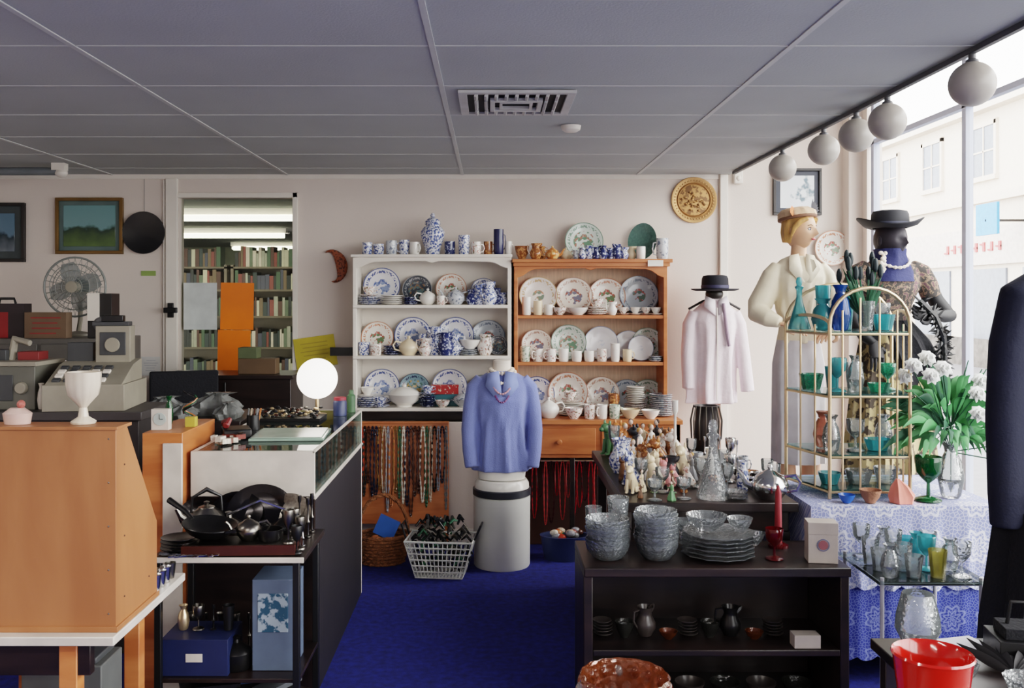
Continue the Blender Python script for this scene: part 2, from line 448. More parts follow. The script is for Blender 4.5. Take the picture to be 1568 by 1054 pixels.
def bowlstack(m, r, h, n, t, fl=.03):
    b = B()
    for i in range(n):
        z = i*t; c = (R.uniform(-.003,.003), R.uniform(-.003,.003), 0); q = R.uniform(.95,1.03)*r
        b.lathe([(0,z),(q*.6,z),(q*.68,z+h*.1),(q*.9,z+h*.5),(q,z+h),(q*.97,z+h+.002),(q*.86,z+h*.55),(q*.6,z+h*.16),(0,z+h*.14)], m, 44, c=c, flute=fl, fn=14)
    return b.mesh('bowlstack')
def plateU(m):
    k = ('plate', m.name)
    if k not in CC:
        b = B(); b.lathe([(0,0),(.55,0),(.62,.03),(1,.12),(1,.15),(.64,.075),(.56,.045),(0,.04)], m, 40)
        CC[k] = b.mesh('plate')
    return CC[k]
def tureen(m, s=1.0):
    k = ('tur', m.name, s)
    if k not in CC:
        b = B(); b.lathe([(0,0),(.05,0),(.05,.01),(.09,.04),(.1,.075),(.104,.078),(.085,.1),(.04,.12),(.012,.125),(.014,.14),(0,.146)], m, 26)
        for q in (1, -1): b.tube([(q*.092,-.02,.06),(q*.12,-.01,.066),(q*.12,.01,.066),(q*.092,.02,.06)], .006, m, 6)
        for i, v in enumerate(b.v): b.v[i] = v*s
        CC[k] = b.mesh('tureen')
    return CC[k]
def ginger(m):
    b = B(); b.lathe([(0,0),(.045,0),(.048,.01),(.055,.05),(.078,.12),(.08,.155),(.062,.185),(.045,.195),(.045,.2),(.052,.203),(.05,.225),(.03,.245),(.012,.252),(.016,.265),(.008,.28),(0,.283)], m, 28)
    return b.mesh('jar')
def up_plate(m, x, y, z, r, tilt=78, rz=0, name='display_plate'):
    return place(name, plateU(m), (x, y, z+r*sin(radians(tilt))+.001), (tilt, 0, rz), r)

P = [platemat('plate_blue_rim', (226,226,230), (74,90,146), (90,108,160), (140,156,190)),
     platemat('plate_floral', (234,228,218), (196,134,104), (176,90,80), (100,124,90)),
     platemat('plate_castle', (230,222,210), (182,144,124), (160,100,84), (120,120,136)),
     platemat('plate_gold', (236,234,228), (200,174,130), (200,150,120), (130,148,130), msize=.3),
     platemat('plate_sage', (210,218,210), (126,152,134), (170,124,106), (108,140,116), msize=.55),
     platemat('plate_slate', (176,186,194), (104,118,136), (170,90,80), (90,110,100), msize=.35),
     platemat('plate_white', (230,230,232), (160,168,190), (226,226,230), (210,214,222), band=False, msize=.2),
     platemat('plate_peacock', (120,150,160), (40,50,80), (30,90,90), (180,150,90), msize=.6),
     platemat('plate_dark', (60,66,74), (150,150,150), (130,100,76), (90,110,110), msize=.6)]

# ------------------------------------------------------------------ white dresser
b = B(); X0, X1, Y0, Y1 = -.906, .132, 6.2, 6.485
b.bx(X0, X0+.025, Y0, Y1, 0, 1.88, white); b.bx(X1-.025, X1, Y0, Y1, 0, 1.88, white)
b.bx(X0, X1, Y1-.012, Y1, 0, 1.88, white); b.bx(X0-.012, X1+.006, Y0-.015, Y1, 1.88, 1.90, white)
for z in (1.569, 1.235, .893): b.bx(X0, X1, Y0-.005, Y1, z-.022, z, white)
def valance(b, x0, x1, y, ztop, dmax, dmin, m):
    n = 24; vs = []; fs = []
    for i in range(n+1):
        t = i/n; x = x0+(x1-x0)*t
        e = min(t, 1-t); d = dmin if e > .12 else dmin+(dmax-dmin)*(cos(pi*e/.12)*.5+.5)
        d += .008*sin(pi*t*1)*-1 + (.012 if abs(t-.5) < .04 else 0)
        vs += [(x, y, ztop), (x, y, ztop-d), (x, y+.015, ztop), (x, y+.015, ztop-d)]
    for i in range(n):
        a = i*4; c = a+4
        fs += [(a, a+1, c+1, c), (a+2, c+2, c+3, a+3), (a+1, a+3, c+3, c+1), (a, c, c+2, a+2)]
    b.add(vs, fs, m)
valance(b, X0+.02, X1-.02, Y0, 1.882, .075, .035, white)
b.bx(X0+.02, X1-.02, Y0+.01, Y0+.03, .03, .80, wallm); b.bx(-.39, -.365, Y0-.005, Y0+.012, .03, .80, white); b.bx(X0, X1, Y0, Y0+.02, .0, .1, white)
b.bx(X0, X1, Y0+.1, Y0+.12, .80, .87, darkw)
b.obj('white_display_dresser', bevel=.003)

# ------------------------------------------------------------------ pine dresser
b = B(); X0, X1 = .15, 1.154
b.bx(X0, X0+.025, Y0, Y1, .84, 1.85, pine); b.bx(X1-.025, X1, Y0, Y1, .84, 1.85, pine)
b.bx(X0, X1, Y1-.012, Y1, .1, 1.85, M('pine_backboard', (214, 184, 156), .6, stretch=(12, 1, 1)))
b.bx(X0-.012, X1+.03, Y0-.03, Y1, 1.845, 1.868, pineh); b.bx(X0-.005, X1+.015, Y0-.015, Y1, 1.82, 1.846, pineh)
for z in (1.50, 1.193): b.bx(X0+.02, X1-.02, Y0+.005, Y1, z-.022, z, pineh)
valance(b, X0+.02, X1-.02, Y0, 1.83, .085, .03, pine)
b.bx(X0-.01, 1.21, 5.97, Y1, .815, .842, pineh)
b.bx(X0, 1.2, 6.0, 6.03, .60, .815, pine)
b.bx(X0, X0+.03, 6.0, Y1, .0, .815, pine); b.bx(1.17, 1.2, 6.0, Y1, 0, .815, pine); b.bx(.50,.53,6.0,6.03,0,.6,darkw)
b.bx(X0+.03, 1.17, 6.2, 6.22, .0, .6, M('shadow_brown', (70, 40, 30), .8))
for xa, xb in ((.2, .66), (.70, 1.15)):
    b.bx(xa, xb, 5.985, 6.005, .625, .79, pine)
    b.lathe([(0,0),(.008,0),(.008,.012),(.018,.02),(.017,.03),(0,.034)], pine, 14, T=Matrix.Translation(((xa+xb)/2, 5.985, .705)) @ Matrix.Rotation(radians(90), 4, 'X'))
b.obj('pine_dresser', bevel=.003)
b = B(); b.bx(-.05,.05,-.003,0,-.02,.02, M('price_label',(230,226,216),.6)); b.obj('price_label', (1.07, 6.166, 1.84))

# --- crockery population
def put(kind, me, x, y, z, rz=0, sc=1): return place(kind, me, (x, y, z+.0005), (0, 0, rz), sc)
ZW = (1.569, 1.235, .893); ZP = (1.50, 1.193, .842)
for (x, r, m) in [(-.74,.125,0),(-.50,.10,8),(-.27,.105,1),(-.05,.09,0)]: up_plate(P[m], x, 6.42, ZW[0], r)
for (x, r, m) in [(-.77,.11,1),(-.53,.125,0),(-.24,.125,0),(-.02,.115,5)]: up_plate(P[m], x, 6.42, ZW[1], r)
for (x, r, m) in [(-.74,.12,0),(-.52,.105,7),(-.28,.12,0),(-.06,.10,5)]: up_plate(P[m], x, 6.42, ZW[2], r)
for (x, r, m) in [(.32,.13,3),(.56,.128,2),(.785,.125,1),(1.0,.132,5)]: up_plate(P[m], x, 6.42, ZP[0], r)
for (x, r, m) in [(.31,.105,2),(.525,.12,4),(.745,.115,6),(.93,.10,6),(1.06,.11,4)]: up_plate(P[m], x, 6.42, ZP[1], r)
for (x, r, m) in [(.31,.12,0),(.52,.135,1),(.75,.12,2),(.92,.11,5),(1.06,.11,4)]: up_plate(P[m], x, 6.42, ZP[2], r)
yf = 6.28
z = ZW[0]
put('stacked_saucers', stack(bluech,.07,4), -.81, yf, z); put('teacup', cup(floral), -.81, yf, z+.054)
put('stacked_saucers', stack(wchina,.075,5), -.66, yf, z); put('stacked_saucers', stack(navych,.05,4), -.535, yf, z)
put('teapot', teapot(wchina,.72), -.42, yf, z, 20); put('mug', mug(floral,.03,.06), -.33, 6.245, z, -30)
put('teapot', teapot(greych,.8), -.235, 6.27, z, 190)
for x, m, h in [(-.13,navych,.1),(-.075,bluech,.13),(-.015,bluech,.15),(.035,navych,.11),(.08,bluech,.08)]:
    put('milk_jug', jug(m, h/.125), x, 6.26+R.uniform(-.02,.03), z, R.uniform(0,360))
z = ZW[1]
put('mug', mug(bluech), -.84, yf, z, 150); put('mug', mug(floral,.036,.075), -.76, 6.25, z, -60); put('stacked_saucers', stack(navych,.06,5), -.66, 6.3, z)
put('teapot', teapot(cream,.85), -.545, 6.27, z, 20); put('milk_jug', jug(bluech,1.5), -.37, 6.3, z, 200); put('milk_jug', jug(floral,.9), -.435, 6.24, z, 0)
put('milk_jug', jug(navych,1.2), -.30, 6.24, z, 30); put('milk_jug', jug(bluech,1.1), -.24, 6.27, z, 160); put('stacked_saucers', stack(greych,.06,3), -.15, 6.26, z)
put('serving_bowl', bowl(wchina,.07,.06), -.14, 6.26, z+.042); put('milk_jug', jug(floral,1.1), -.04, 6.26, z, 120); up_plate(P[8], .045, 6.30, z, .065)
put('tankard', mug(bluech,.03,.14), -.455, 6.33, z, 90)
z = ZW[2]
put('stacked_saucers', stack(bluech,.075,5), -.82, 6.27, z); put('teacup', cup(wchina), -.82, 6.27, z+.065); put('teacup', cup(bluech), -.73, 6.25, z, 60)
put('soup_tureen', tureen(wchina,1.05), -.575, 6.285, z); put('stacked_saucers', stack(navych,.055,6), -.42, 6.27, z); put('teacup', cup(bluech,s=.9), -.42, 6.27, z+.08)
bb = B(); bb.bx(-.09,.09,-.04,.04,0,.05, redch); bb.bx(-.092,.092,-.042,.042,.05,.062, redch); mtin = bb.mesh('tin')
place('biscuit_tin', mtin, (-.31, 6.34, z+.08), (0,0,4)); bb = B(); bb.bx(-.09,.09,-.045,.045,0,.079, M('teal_tin', (50,110,120), .4)); bb.obj('biscuit_tin', (-.31, 6.345, z), bevel=.004)
put('serving_bowl', bowl(floral,.05,.045), -.32, 6.25, z); put('soup_tureen', tureen(greych,.7), -.18, 6.27, z); put('stacked_saucers', stack(wchina,.06,8), -.04, 6.27, z); put('mug', mug(floral), .06, 6.27, z)
z = ZP[0]
for x, m, h in [(.235,wchina,.12),(.31,cream,.095),(.38,wchina,.07)]: put('mug', mug(m,.03,h), x, 6.27, z, R.uniform(0,360))
put('serving_bowl', bowl(floral,.045,.05), .455, 6.26, z); put('serving_bowl', bowl(wchina,.07,.05), .575, 6.27, z); put('stacked_saucers', stack(floral,.065,3), .70, 6.27, z)
put('teacup', cup(floral), .70, 6.27, z+.042); put('gravy_boat', jug(wchina,.7), .80, 6.26, z, 20)
for x, m in [(.88,floral),(.96,wchina),(1.03,floral),(1.09,wchina)]: put('teacup', cup(m, s=.8), x, 6.26+R.uniform(-.01,.05), z, R.uniform(0,360))
z = ZP[1]
for x in [.225,.31,.395,.48,.565,.65,.735]:
    put('mug', mug(R.choice([floral,wchina,greench]), .034, R.choice([.085,.1,.07])), x, 6.27+R.uniform(-.02,.02), z, R.uniform(0,360))
put('mug', mug(wchina,.03,.12), .82, 6.26, z, 70); put('mug', mug(cream,.03,.08), .9, 6.26, z, 10); up_plate(P[6], 1.0, 6.33, z, .085)
put('stacked_saucers', stack(greych,.045,3), 1.085, 6.25, z)
z = ZP[2]
put('stacked_saucers', stack(floral,.07,6), .235, 6.17, z); put('teapot', teapot(wchina,.9), .37, 6.10, z, 200); put('stacked_saucers', stack(wchina,.08,7), .52, 6.23, z)
put('teacup', cup(floral), .52, 6.23, z+.09); put('serving_bowl', bowl(floral,.06,.07), .53, 6.06, z)
for x, m in [(.63,floral),(.71,wchina),(.79,greench)]: put('mug', mug(m,.034,.09), x, 6.06, z, R.uniform(0,360))
put('stacked_saucers', stack(brownp,.055,5), .80, 6.2, z); put('mug', mug(brownp,.034,.08), .80, 6.2, z+.065, 40); put('serving_bowl', bowl(cream,.065,.06), .89, 6.07, z); put('stacked_saucers', stack(floral,.075,6), .95, 6.24, z); put('stacked_saucers', stack(wchina,.06,9), .95, 6.24, z+.078)
put('serving_bowl', bowl(wchina,.06,.055), 1.02, 6.06, z); put('stacked_saucers', stack(greych,.075,12), 1.11, 6.19, z); put('stacked_saucers', stack(floral,.07,6), .65, 6.22, z)
z = 1.90
for px, h, m, r in [(-.82,.08,bluech,.034),(-.745,.07,bluech,.034),(-.665,.095,greych,.036),(-.58,.1,bluech,.034),(-.51,.085,wchina,.034),
                    (-.275,.09,navych,.036),(-.18,.13,bluech,.038),(-.10,.085,floral,.034),(-.02,.09,brownp,.03),(.115,.09,wchina,.024)]:
    put('mug', mug(m, r, h), px, 6.3+R.uniform(-.03,.03), z, R.uniform(0,360))
place('ginger_jar', ginger(bluech), (-.39, 6.32, z), (0,0,0))
put('tankard', mug(M('navy_glaze',(26,32,78),.2), .034, .17), .05, 6.3, z, 30)
z = 1.868
put('serving_bowl', bowl(brownp,.05,.09), .205, 6.3, z); put('milk_jug', jug(brownp,.85), .295, 6.26, z, 10)
put('teapot', teapot(china('orange_pottery',(196,122,66),(226,190,130),40),.6), .405, 6.26, z, 0); put('milk_jug', jug(brownp,.75), .34, 6.40, z, 200)
put('teapot', teapot(cream,.55), .50, 6.34, z, 180)
up_plate(P[4], .63, 6.43, z, .13)
for x, h in [(.56,.06),(.60,.075),(.645,.09),(.69,.08),(.735,.09),(.785,.075),(.83,.1),(.88,.08)]:
    put('miniature_jug', jug(R.choice([bluech,navych,greych]), h/.125), x, 6.25+R.uniform(-.01,.02), z, R.uniform(0,360))
o = up_plate(M('green_glaze_plate',(84,116,108),.25,var=.2), 1.03, 6.43, z, .128, 78, -25); o.scale = (.1,.128,.128)
put('mug', mug(wchina,.03,.085), .99, 6.26, z, 90); put('milk_jug', jug(cream,.7), .935, 6.31, z)
put('tankard', mug(greych,.04,.14), 1.135, 6.28, z, 180)

# ------------------------------------------------------------------ wall hangings
def framed(name, x0, x1, z0, z1, y, fm, fw, mat_m, mw, pic):
    b = B()
    b.bx(x0, x1, y-.03, y, z0, z0+fw, fm); b.bx(x0, x1, y-.03, y, z1-fw, z1, fm)
    b.bx(x0, x0+fw, y-.03, y, z0+fw, z1-fw, fm); b.bx(x1-fw, x1, y-.03, y, z0+fw, z1-fw, fm)
    b.bx(x0+fw, x1-fw, y-.015, y-.004, z0+fw, z1-fw, mat_m)
    b.bx(x0+fw+mw, x1-fw-mw, y-.018, y-.012, z0+fw+mw, z1-fw-mw, pic)
    b.obj(name, bevel=.002)
def landscape(name, sky, mid, low):
    m, nt, p = base_nodes(name); N = nt.nodes.new; L = nt.links.new
    tc = N('ShaderNodeTexCoord'); sp = N('ShaderNodeSeparateXYZ'); L(tc.outputs['Generated'], sp.inputs[0])
    n = N('ShaderNodeTexNoise'); n.inputs['Scale'].default_value = 5; L(tc.outputs['Generated'], n.inputs['Vector'])
    a = N('ShaderNodeMath'); a.operation = 'MULTIPLY_ADD'; a.inputs[1].default_value = .35; L(n.outputs['Fac'], a.inputs[0]); L(sp.outputs['Z'], a.inputs[2])
    r = N('ShaderNodeValToRGB'); e = r.color_ramp.elements
    e[0].position = .3; e[0].color = lin(low); e[1].position = .9; e[1].color = lin(sky); q = e.new(.62); q.color = lin(mid); q = e.new(.68); q.color = lin(sky)
    L(a.outputs[0], r.inputs['Fac']); L(r.outputs['Color'], p.inputs['Base Color']); p.inputs['Roughness'].default_value = .12
    return m
gold = M('gilt_frame', (120, 92, 50), .4, .5)
dframe = M('dark_frame', (36, 32, 30), .4)
framed('framed_landscape_painting', -2.98, -2.52, 1.915, 2.30, YB, gold, .022, M('teal_mat', (90,108,106), .6), .03, landscape('landscape_paint', (112,150,152), (34,58,44), (84,108,56)))
framed('framed_print', -3.52, -3.19, 1.86, 2.265, YB, dframe, .022, M('dark_mat', (66,74,76), .6), .05, landscape('print_paint', (90,120,140), (30,50,60), (110,120,130)))
framed('framed_animal_print', 1.93, 2.26, 2.18, 2.50, YB, dframe, .018, M('dark_print_mat', (70,74,84), .6), .03, china('print_blue', (216,222,226), (70,100,116), 9, .58))
b = B(); b.lathe([(0,0),(.10,0),(.105,.012),(.145,.018),(.145,.026),(.10,.02),(0,.01)], M('black_lacquer',(18,20,24),.25), 40, T=Matrix.Rotation(radians(90),4,'X')); b.obj('black_wall_plate', (-2.377, YB-.002, 2.06))
b = B(); b.tube([(-2.377,YB-.01,2.2),(-2.377,YB-.01,2.43)], .0015, black, 4); b.obj('picture_wire')
b = B(); bm_ = china('embossed_brass', (176,132,80), (112,78,44), 40, .52); bm_.node_tree.nodes['Principled BSDF'].inputs['Metallic'].default_value = .4; bm_.node_tree.nodes['Principled BSDF'].inputs['Roughness'].default_value=.4
rimb = M('brass_rim', (184,142,94), .4, .5)
T = Matrix.Rotation(radians(90),4,'X')
b.lathe([(0,0),(.15,0),(.158,.01),(.155,.02),(.145,.02),(.12,.012),(.112,.022),(.105,.012)], rimb, 48, T=T)
b.lathe([(.105,.012),(.06,.014),(0,.014)], bm_, 48, T=T)
for i in range(34):
    a = R.uniform(0,2*pi); q = R.uniform(.01,.085); b.sph((q*cos(a),q*sin(a),.014),(.012,.008,.01), bm_, 8, 6, T=T)
for i in range(40):
    a = 2*pi*i/40; b.sph((.132*cos(a),.132*sin(a),.018),(.006,.006,.004), rimb, 6, 4, T=T)
b.obj('brass_wall_charger', (1.39, YB-.002, 2.285))
place('floral_wall_plate', plateU(P[1]), (2.33, YB-.02, 1.955), (90,0,0), .12)
b = B(); n = 16; vs = []; fs = []
cw = china('carved_wood', (156,84,52), (84,40,28), 60, .55, rough=.5)
for i in range(n+1):
    a = radians(110-220*i/n); w = .05*sin(pi*i/n)**.7+.003 if 0 < i < n else .003
    cx, cz = cos(a), sin(a)
    for k in range(8):
        t = 2*pi*k/8; rr = .09+w*cos(t)
        vs.append((cx*rr*.75-.05, -.018-.018*sin(t), cz*(rr*.35+.075)))
for i in range(n):
    for k in range(8): fs.append((i*8+k, i*8+(k+1)%8, (i+1)*8+(k+1)%8, (i+1)*8+k))
b.add(vs, fs, cw); b.obj('carved_crescent_mask', (-1.04, YB-.002, 1.84), (0,-12,0))
orange = M('orange_paper', (250, 124, 20), .35, var=.12, scale=4)
def sheet(name, x0, x1, z0, z1, y, m, rot=0, ink=None):
    b = B(); w, h = x1-x0, z1-z0
    b.box((0,0,0), (w, .003, h), m)
    if ink:
        for i in range(5): b.box((R.uniform(-.02,.02)*w, -.002, h*(.3-.13*i)), (w*R.uniform(.4,.75), .001, h*.035), ink)
    return b.obj(name, ((x0+x1)/2, y, (z0+z1)/2), (0, rot, 0))
sheet('orange_poster', -1.865, -1.637, 1.395, 1.718, 6.53, orange, 1); sheet('orange_poster', -1.885, -1.66, 1.075, 1.392, 6.53, orange, 1)
sheet('notice_poster', -2.12, -1.89, 1.395, 1.718, 6.53, M('pale_paper', (206,212,210), .5), 0)
sheet('yellow_notice', -1.34, -1.06, 1.14, 1.35, YB-.03, M('yellow_paper',(196,176,52),.6), -8, M('brown_ink',(170,150,50),.6))
sheet('green_label', -2.40, -2.30, 1.765, 1.80, YB-.003, M('green_label_paper',(140,164,90),.6))
sheet('safety_card', -2.40, -2.27, 1.08, 1.21, YB-.003, M('card_paper',(206,204,200),.6), 0, M('grey_ink2',(170,170,176),.6))
b = B(); b.bx(-.02,.02,-.02,0,-.05,.05, black); b.bx(-.045,.045,-.03,-.0,-.018,.018, black); b.obj('light_switch', (-2.185, YB-.031, 1.53), bevel=.004)
b = B(); b.tube([(-2.24,YB-.012,.9),(-2.24,YB-.012,2.42)], .008, white, 6); b.obj('electrical_conduit')
b = B(); b.bx(-.03,.03,-.04,0,-.045,.045, white); b.sph((0,-.04,-.01),(.018,.01,.018), white, 10, 6); b.obj('motion_sensor', (1.69, YB-.001, 2.44), bevel=.008)
b = B(); b.bx(-.15,.0,-.01,0,0,.055, black); b.obj('price_ticket_holder', (-.92, 6.3, 1.23))
b = B(); vm = M('vent_white', (196,196,194), .5); vd = M('vent_dark', (26,28,30), .7)
def ring(b, h, t, z0, z1, m):
    b.bx(-h,h,-h,-h+t,z0,z1,m); b.bx(-h,h,h-t,h,z0,z1,m); b.bx(-h,-h+t,-h+t,h-t,z0,z1,m); b.bx(h-t,h,-h+t,h-t,z0,z1,m)
ring(b,.24,.035,-.012,0,vm); b.bx(-.205,.205,-.205,.205,-.002,0,vd)
ring(b,.11,.02,-.022,-.004,vm); ring(b,.07,.012,-.02,-.004,vm)
for i in range(-4,5):
    x = i*.042
    for q in (1,-1):
        b.box((x, q*.155, -.012), (.012,.085,.016), vm, rot=(0,25,0))
        if abs(i) > 2: b.box((x, q*.04, -.012), (.012,.09,.016), vm, rot=(0,25,0))
b.obj('air_conditioning_vent', (.106, 4.06, H-.004), bevel=.002)
b = B(); b.lathe([(0,-.03),(.03,-.03),(.045,-.02),(.05,0),(0,0)], white, 24); b.obj('smoke_detector', (.39, 4.63, H-.003))
b = B(); b.tube([(-.9,0,-.05),(0,0,-.05)], .025, M('grey_enamel',(110,116,120),.5), 12); b.sph((.02,0,-.06),(.04,.035,.03), white, 12, 8); b.bx(-.03,.05,-.03,.03,-.045,0, white); b.bx(-.6,-.55,-.02,.02,-.04,0,white); b.obj('ceiling_spotlight_bar', (-2.72, 5.95, H))
b = B(); b.bx(-.012,.012,-1.75,2.0,-.02,0, M('track_dark',(70,70,74),.5)); b.obj('lighting_track', (1.615, 4.3, H-.004), bevel=.003)
globem = M('opal_globe', (166, 160, 152), .35, var=.04)
for (yv) in (3.18, 3.86, 4.19, 4.6, 5.25):
    b = B(); b.lathe([(0,.10),(.012,.10),(.012,.085),(.02,.08),(.022,.066),(0,.066)], M('globe_cap',(90,90,92),.4), 16)
    b.sph((0,0,0), .075, globem, 32, 20); b.obj('globe_pendant_light', (1.615, yv, 2.335))

# ------------------------------------------------------------------ display tables at right
b = B()
b.bx(.57,1.30,4.0,5.37,.71,.75,darkw); b.bx(.60,1.27,4.04,5.33,.62,.71,darkw)
for x in (.62,1.25):
    for y in (4.06,5.31): b.bx(x-.025,x+.025,y-.025,y+.025,0,.62,darkw)
b.bx(.6,1.27,4.05,5.3,.2,.23,darkw)
b.obj('dark_display_table', bevel=.004)
b = B()
b.bx(.35,1.355,3.56,3.97,.565,.6,darkw)
b.bx(.35,.385,3.58,3.96,0,.565,darkw); b.bx(1.32,1.355,3.58,3.96,0,.565,darkw); b.bx(.385,1.32,3.94,3.96,0,.565,darkw)
b.bx(.385,1.32,3.58,3.95,.26,.285,darkw); b.bx(.385,1.32,3.58,3.95,.03,.06,darkw)
b.obj('low_display_shelf_unit', bevel=.004)
lacem = lace('lace_cloth', (128,136,184), (206,208,224), 5.2)
lace2 = lace('blue_lace_cloth', (44,56,140), (116,126,186), 6.5)
b = B(); b.bx(1.36,2.10,3.97,4.60,.70,.742,darkw)
for x in (1.40,2.06):
    for y in (4.0,4.56): b.bx(x-.02,x+.02,y-.02,y+.02,0,.70,darkw)
b.obj('window_side_table')
def drape(name, x0, x1, y0, y1, zt, zb, m, amp=.012):
    n = 60; per = []
    for i in range(n): t=i/n; per.append((x0+(x1-x0)*t, y0, 0,-1))
    for i in range(20): t=i/20; per.append((x1, y0+(y1-y0)*t, 1,0))
    for i in range(n): t=i/n; per.append((x1+(x0-x1)*t, y1, 0,1))
    for i in range(20): t=i/20; per.append((x0, y1+(y0-y1)*t, -1,0))
    N_ = len(per); vs=[]; fs=[]; lv = 8
    for j in range(lv+1):
        f = j/lv
        for i,(x,y,nx,ny) in enumerate(per):
            a = amp*f*(.6+sin(i*.55)+.5*sin(i*1.3+1))
            zz = zt-(zt-zb)*f - (.02*abs(sin(i*.45)) if j==lv else 0)
            vs.append((x+nx*a, y+ny*a, zz))
    for j in range(lv):
        for i in range(N_):
            k2=(i+1)%N_; fs.append((j*N_+i, j*N_+k2, (j+1)*N_+k2, (j+1)*N_+i))
    fs.append(tuple(range(N_)))
    b = B(); b.add(vs,fs,m); return b.obj(name)
drape('blue_lace_undercloth', 1.345, 2.115, 3.955, 4.615, .745, .12, lace2, .006)
drape('lace_tablecloth', 1.33, 2.13, 3.94, 4.63, .75, .42, lacem)

# étagère
b = B(); br = .008
A=(1.37,4.40); Bp=(1.455,4.07); C=(1.80,4.07); D=(1.86,4.40)
z0 = .752
def post(p,z1): b.tube([(p[0],p[1],z0),(p[0],p[1],z1)], br, brass, 10)
def hoop(p,q,zs,rise,n=14,r=br):
    pts=[]
    for i in range(n+1):
        t=pi*i/n; s=(1-cos(t))/2
        pts.append((p[0]+(q[0]-p[0])*s, p[1]+(q[1]-p[1])*s, zs+rise*sin(t)))
    b.tube(pts, r, brass, 10)
for p in (A,Bp,C,D): post(p,1.50)
hoop(Bp,C,1.50,.16); hoop(A,Bp,1.50,.04); hoop(C,D,1.50,.06); hoop(A,D,1.50,.18)
def mid(p,q,t): return (p[0]+(q[0]-p[0])*t, p[1]+(q[1]-p[1])*t)
for t in (.16,.38,.62,.84):
    c=mid(Bp,C,t); b.tube([(c[0],c[1],.78),(c[0],c[1],1.505+.12*sin(pi*t))], .0045, brass, 8)
for t in (.35,.68):
    c=mid(A,Bp,t); b.tube([(c[0],c[1],.78),(c[0],c[1],1.50)], .0045, brass, 8)
    c=mid(C,D,t); b.tube([(c[0],c[1],.78),(c[0],c[1],1.50)], .0045, brass, 8)
for z in (.78,.93,1.19,1.46):
    b.tube([(A[0],A[1],z),(Bp[0],Bp[1],z),(C[0],C[1],z),(D[0],D[1],z)], .006, brass, 8); b.tube([(A[0],A[1],z),(D[0],D[1],z)], .006, brass, 8)
    vs=[(p[0],p[1],z+.006) for p in (A,Bp,C,D)]+[(p[0],p[1],z+.012) for p in (A,Bp,C,D)]
    b.add(vs,[(0,1,2,3),(4,5,6,7),(0,1,5,4),(1,2,6,5),(2,3,7,6),(3,0,4,7)], glass('aqua_shelf',(150,214,210),.2))
b.obj('brass_etagere')

def vase(m, h, r, kind=0):
    k=('vase',m.name,h,r,kind)
    if k not in CC:
        b=B()
        if kind==0: pr=[(0,0),(r*.6,0),(r*.75,.05*h),(r,.35*h),(r*.8,.65*h),(r*.45,.82*h),(r*.5,.9*h),(r*.75,h),(r*.7,h),(r*.4,.88*h),(r*.7,.6*h),(r*.9,.35*h),(0,.08*h)]
        elif kind==1: pr=[(0,0),(r*.7,0),(r,h),(r*.94,h),(r*.62,.06*h),(0,.06*h)]
        elif kind==2: pr=[(0,0),(r*.85,0),(r,.02*h),(r*.9,.06*h),(r*.15,.12*h),(r*.12,.4*h),(r*.5,.5*h),(r*.9,.65*h),(r,.98*h),(r*.96,h),(r*.84,.66*h),(r*.4,.52*h),(0,.5*h)]
        elif kind==3: pr=[(0,0),(r,0),(r*1.02,.03*h),(r*.85,.15*h),(r*.35,.5*h),(r*.25,.62*h),(r*.25,.74*h),(r*.42,.8*h),(r*.3,.82*h),(r*.22,.83*h),(r*.3,.9*h),(r*.2,.98*h),(0,h)]
        elif kind==4: pr=[(0,0),(r*.5,0),(r*.5,.03*h),(r*.2,.06*h),(r*.15,.3*h),(r*.35,.38*h),(r*.15,.45*h),(r*.12,.8*h),(r*.3,.86*h),(r*.3,h),(r*.2,h),(0,.9*h)]
        elif kind==5: pr=[(0,0),(r*.7,0),(r*.75,.02*h),(r*.25,.07*h),(r*.2,.12*h),(r*.7,.2*h),(r,.42*h),(r*.95,.62*h),(r*.7,.98*h),(r*.66,h),(r*.9,.6*h),(r*.94,.42*h),(0,.16*h)]
        b.lathe(pr,m,26); CC[k]=b.mesh('v')
    return CC[k]
zt=1.46+.013
for nm,m,x,y,h,r,kd in [('aqua_decanter',aqua,1.405,4.32,.24,.05,3),('aqua_glass_jug',aqua,1.47,4.2,.14,.05,0),('blue_glass_vase',blueg,1.53,4.15,.20,.045,0),
    ('aqua_tumbler',aqua,1.60,4.27,.15,.035,1),('blue_glass_vase',aqua,1.52,4.34,.2,.035,1),('glass_tulip_vase',clear,1.65,4.17,.13,.04,1),('blue_glass_bowl',aqua,1.74,4.2,.07,.05,1),('glass_goblet',clear,1.79,4.33,.12,.035,2)]:
    put(nm, vase(m,h,r,kd), x,y,zt)
zt=1.19+.013
for nm,m,x,y,h,r,kd in [('teal_glass_bowl',greeng,1.45,4.29,.07,.055,1),('glass_goblet',aqua,1.52,4.16,.15,.04,2),('glass_vase',clear,1.60,4.16,.16,.038,0),('glass_vase',clear,1.65,4.31,.12,.04,1),('green_glass_dish',greeng,1.70,4.15,.04,.05,1),('glass_goblet',greeng,1.78,4.25,.12,.035,2),('aqua_tumbler',aqua,1.56,4.33,.1,.035,1)]:
    put(nm, vase(m,h,r,kd), x,y,zt)
zt=.93+.013
for nm,m,x,y,h,r,kd in [('glass_vase',clear,1.49,4.15,.16,.04,0),('pink_glass_ornament',pinkg,1.50,4.28,.16,.045,0),('glass_goblet',clear,1.60,4.16,.14,.04,2),('aqua_glass_dish',aqua,1.71,4.19,.05,.06,1),('glass_vase',clear,1.79,4.32,.14,.04,0)]:
    put(nm, vase(m,h,r,kd), x,y,zt)
zt=.78+.013
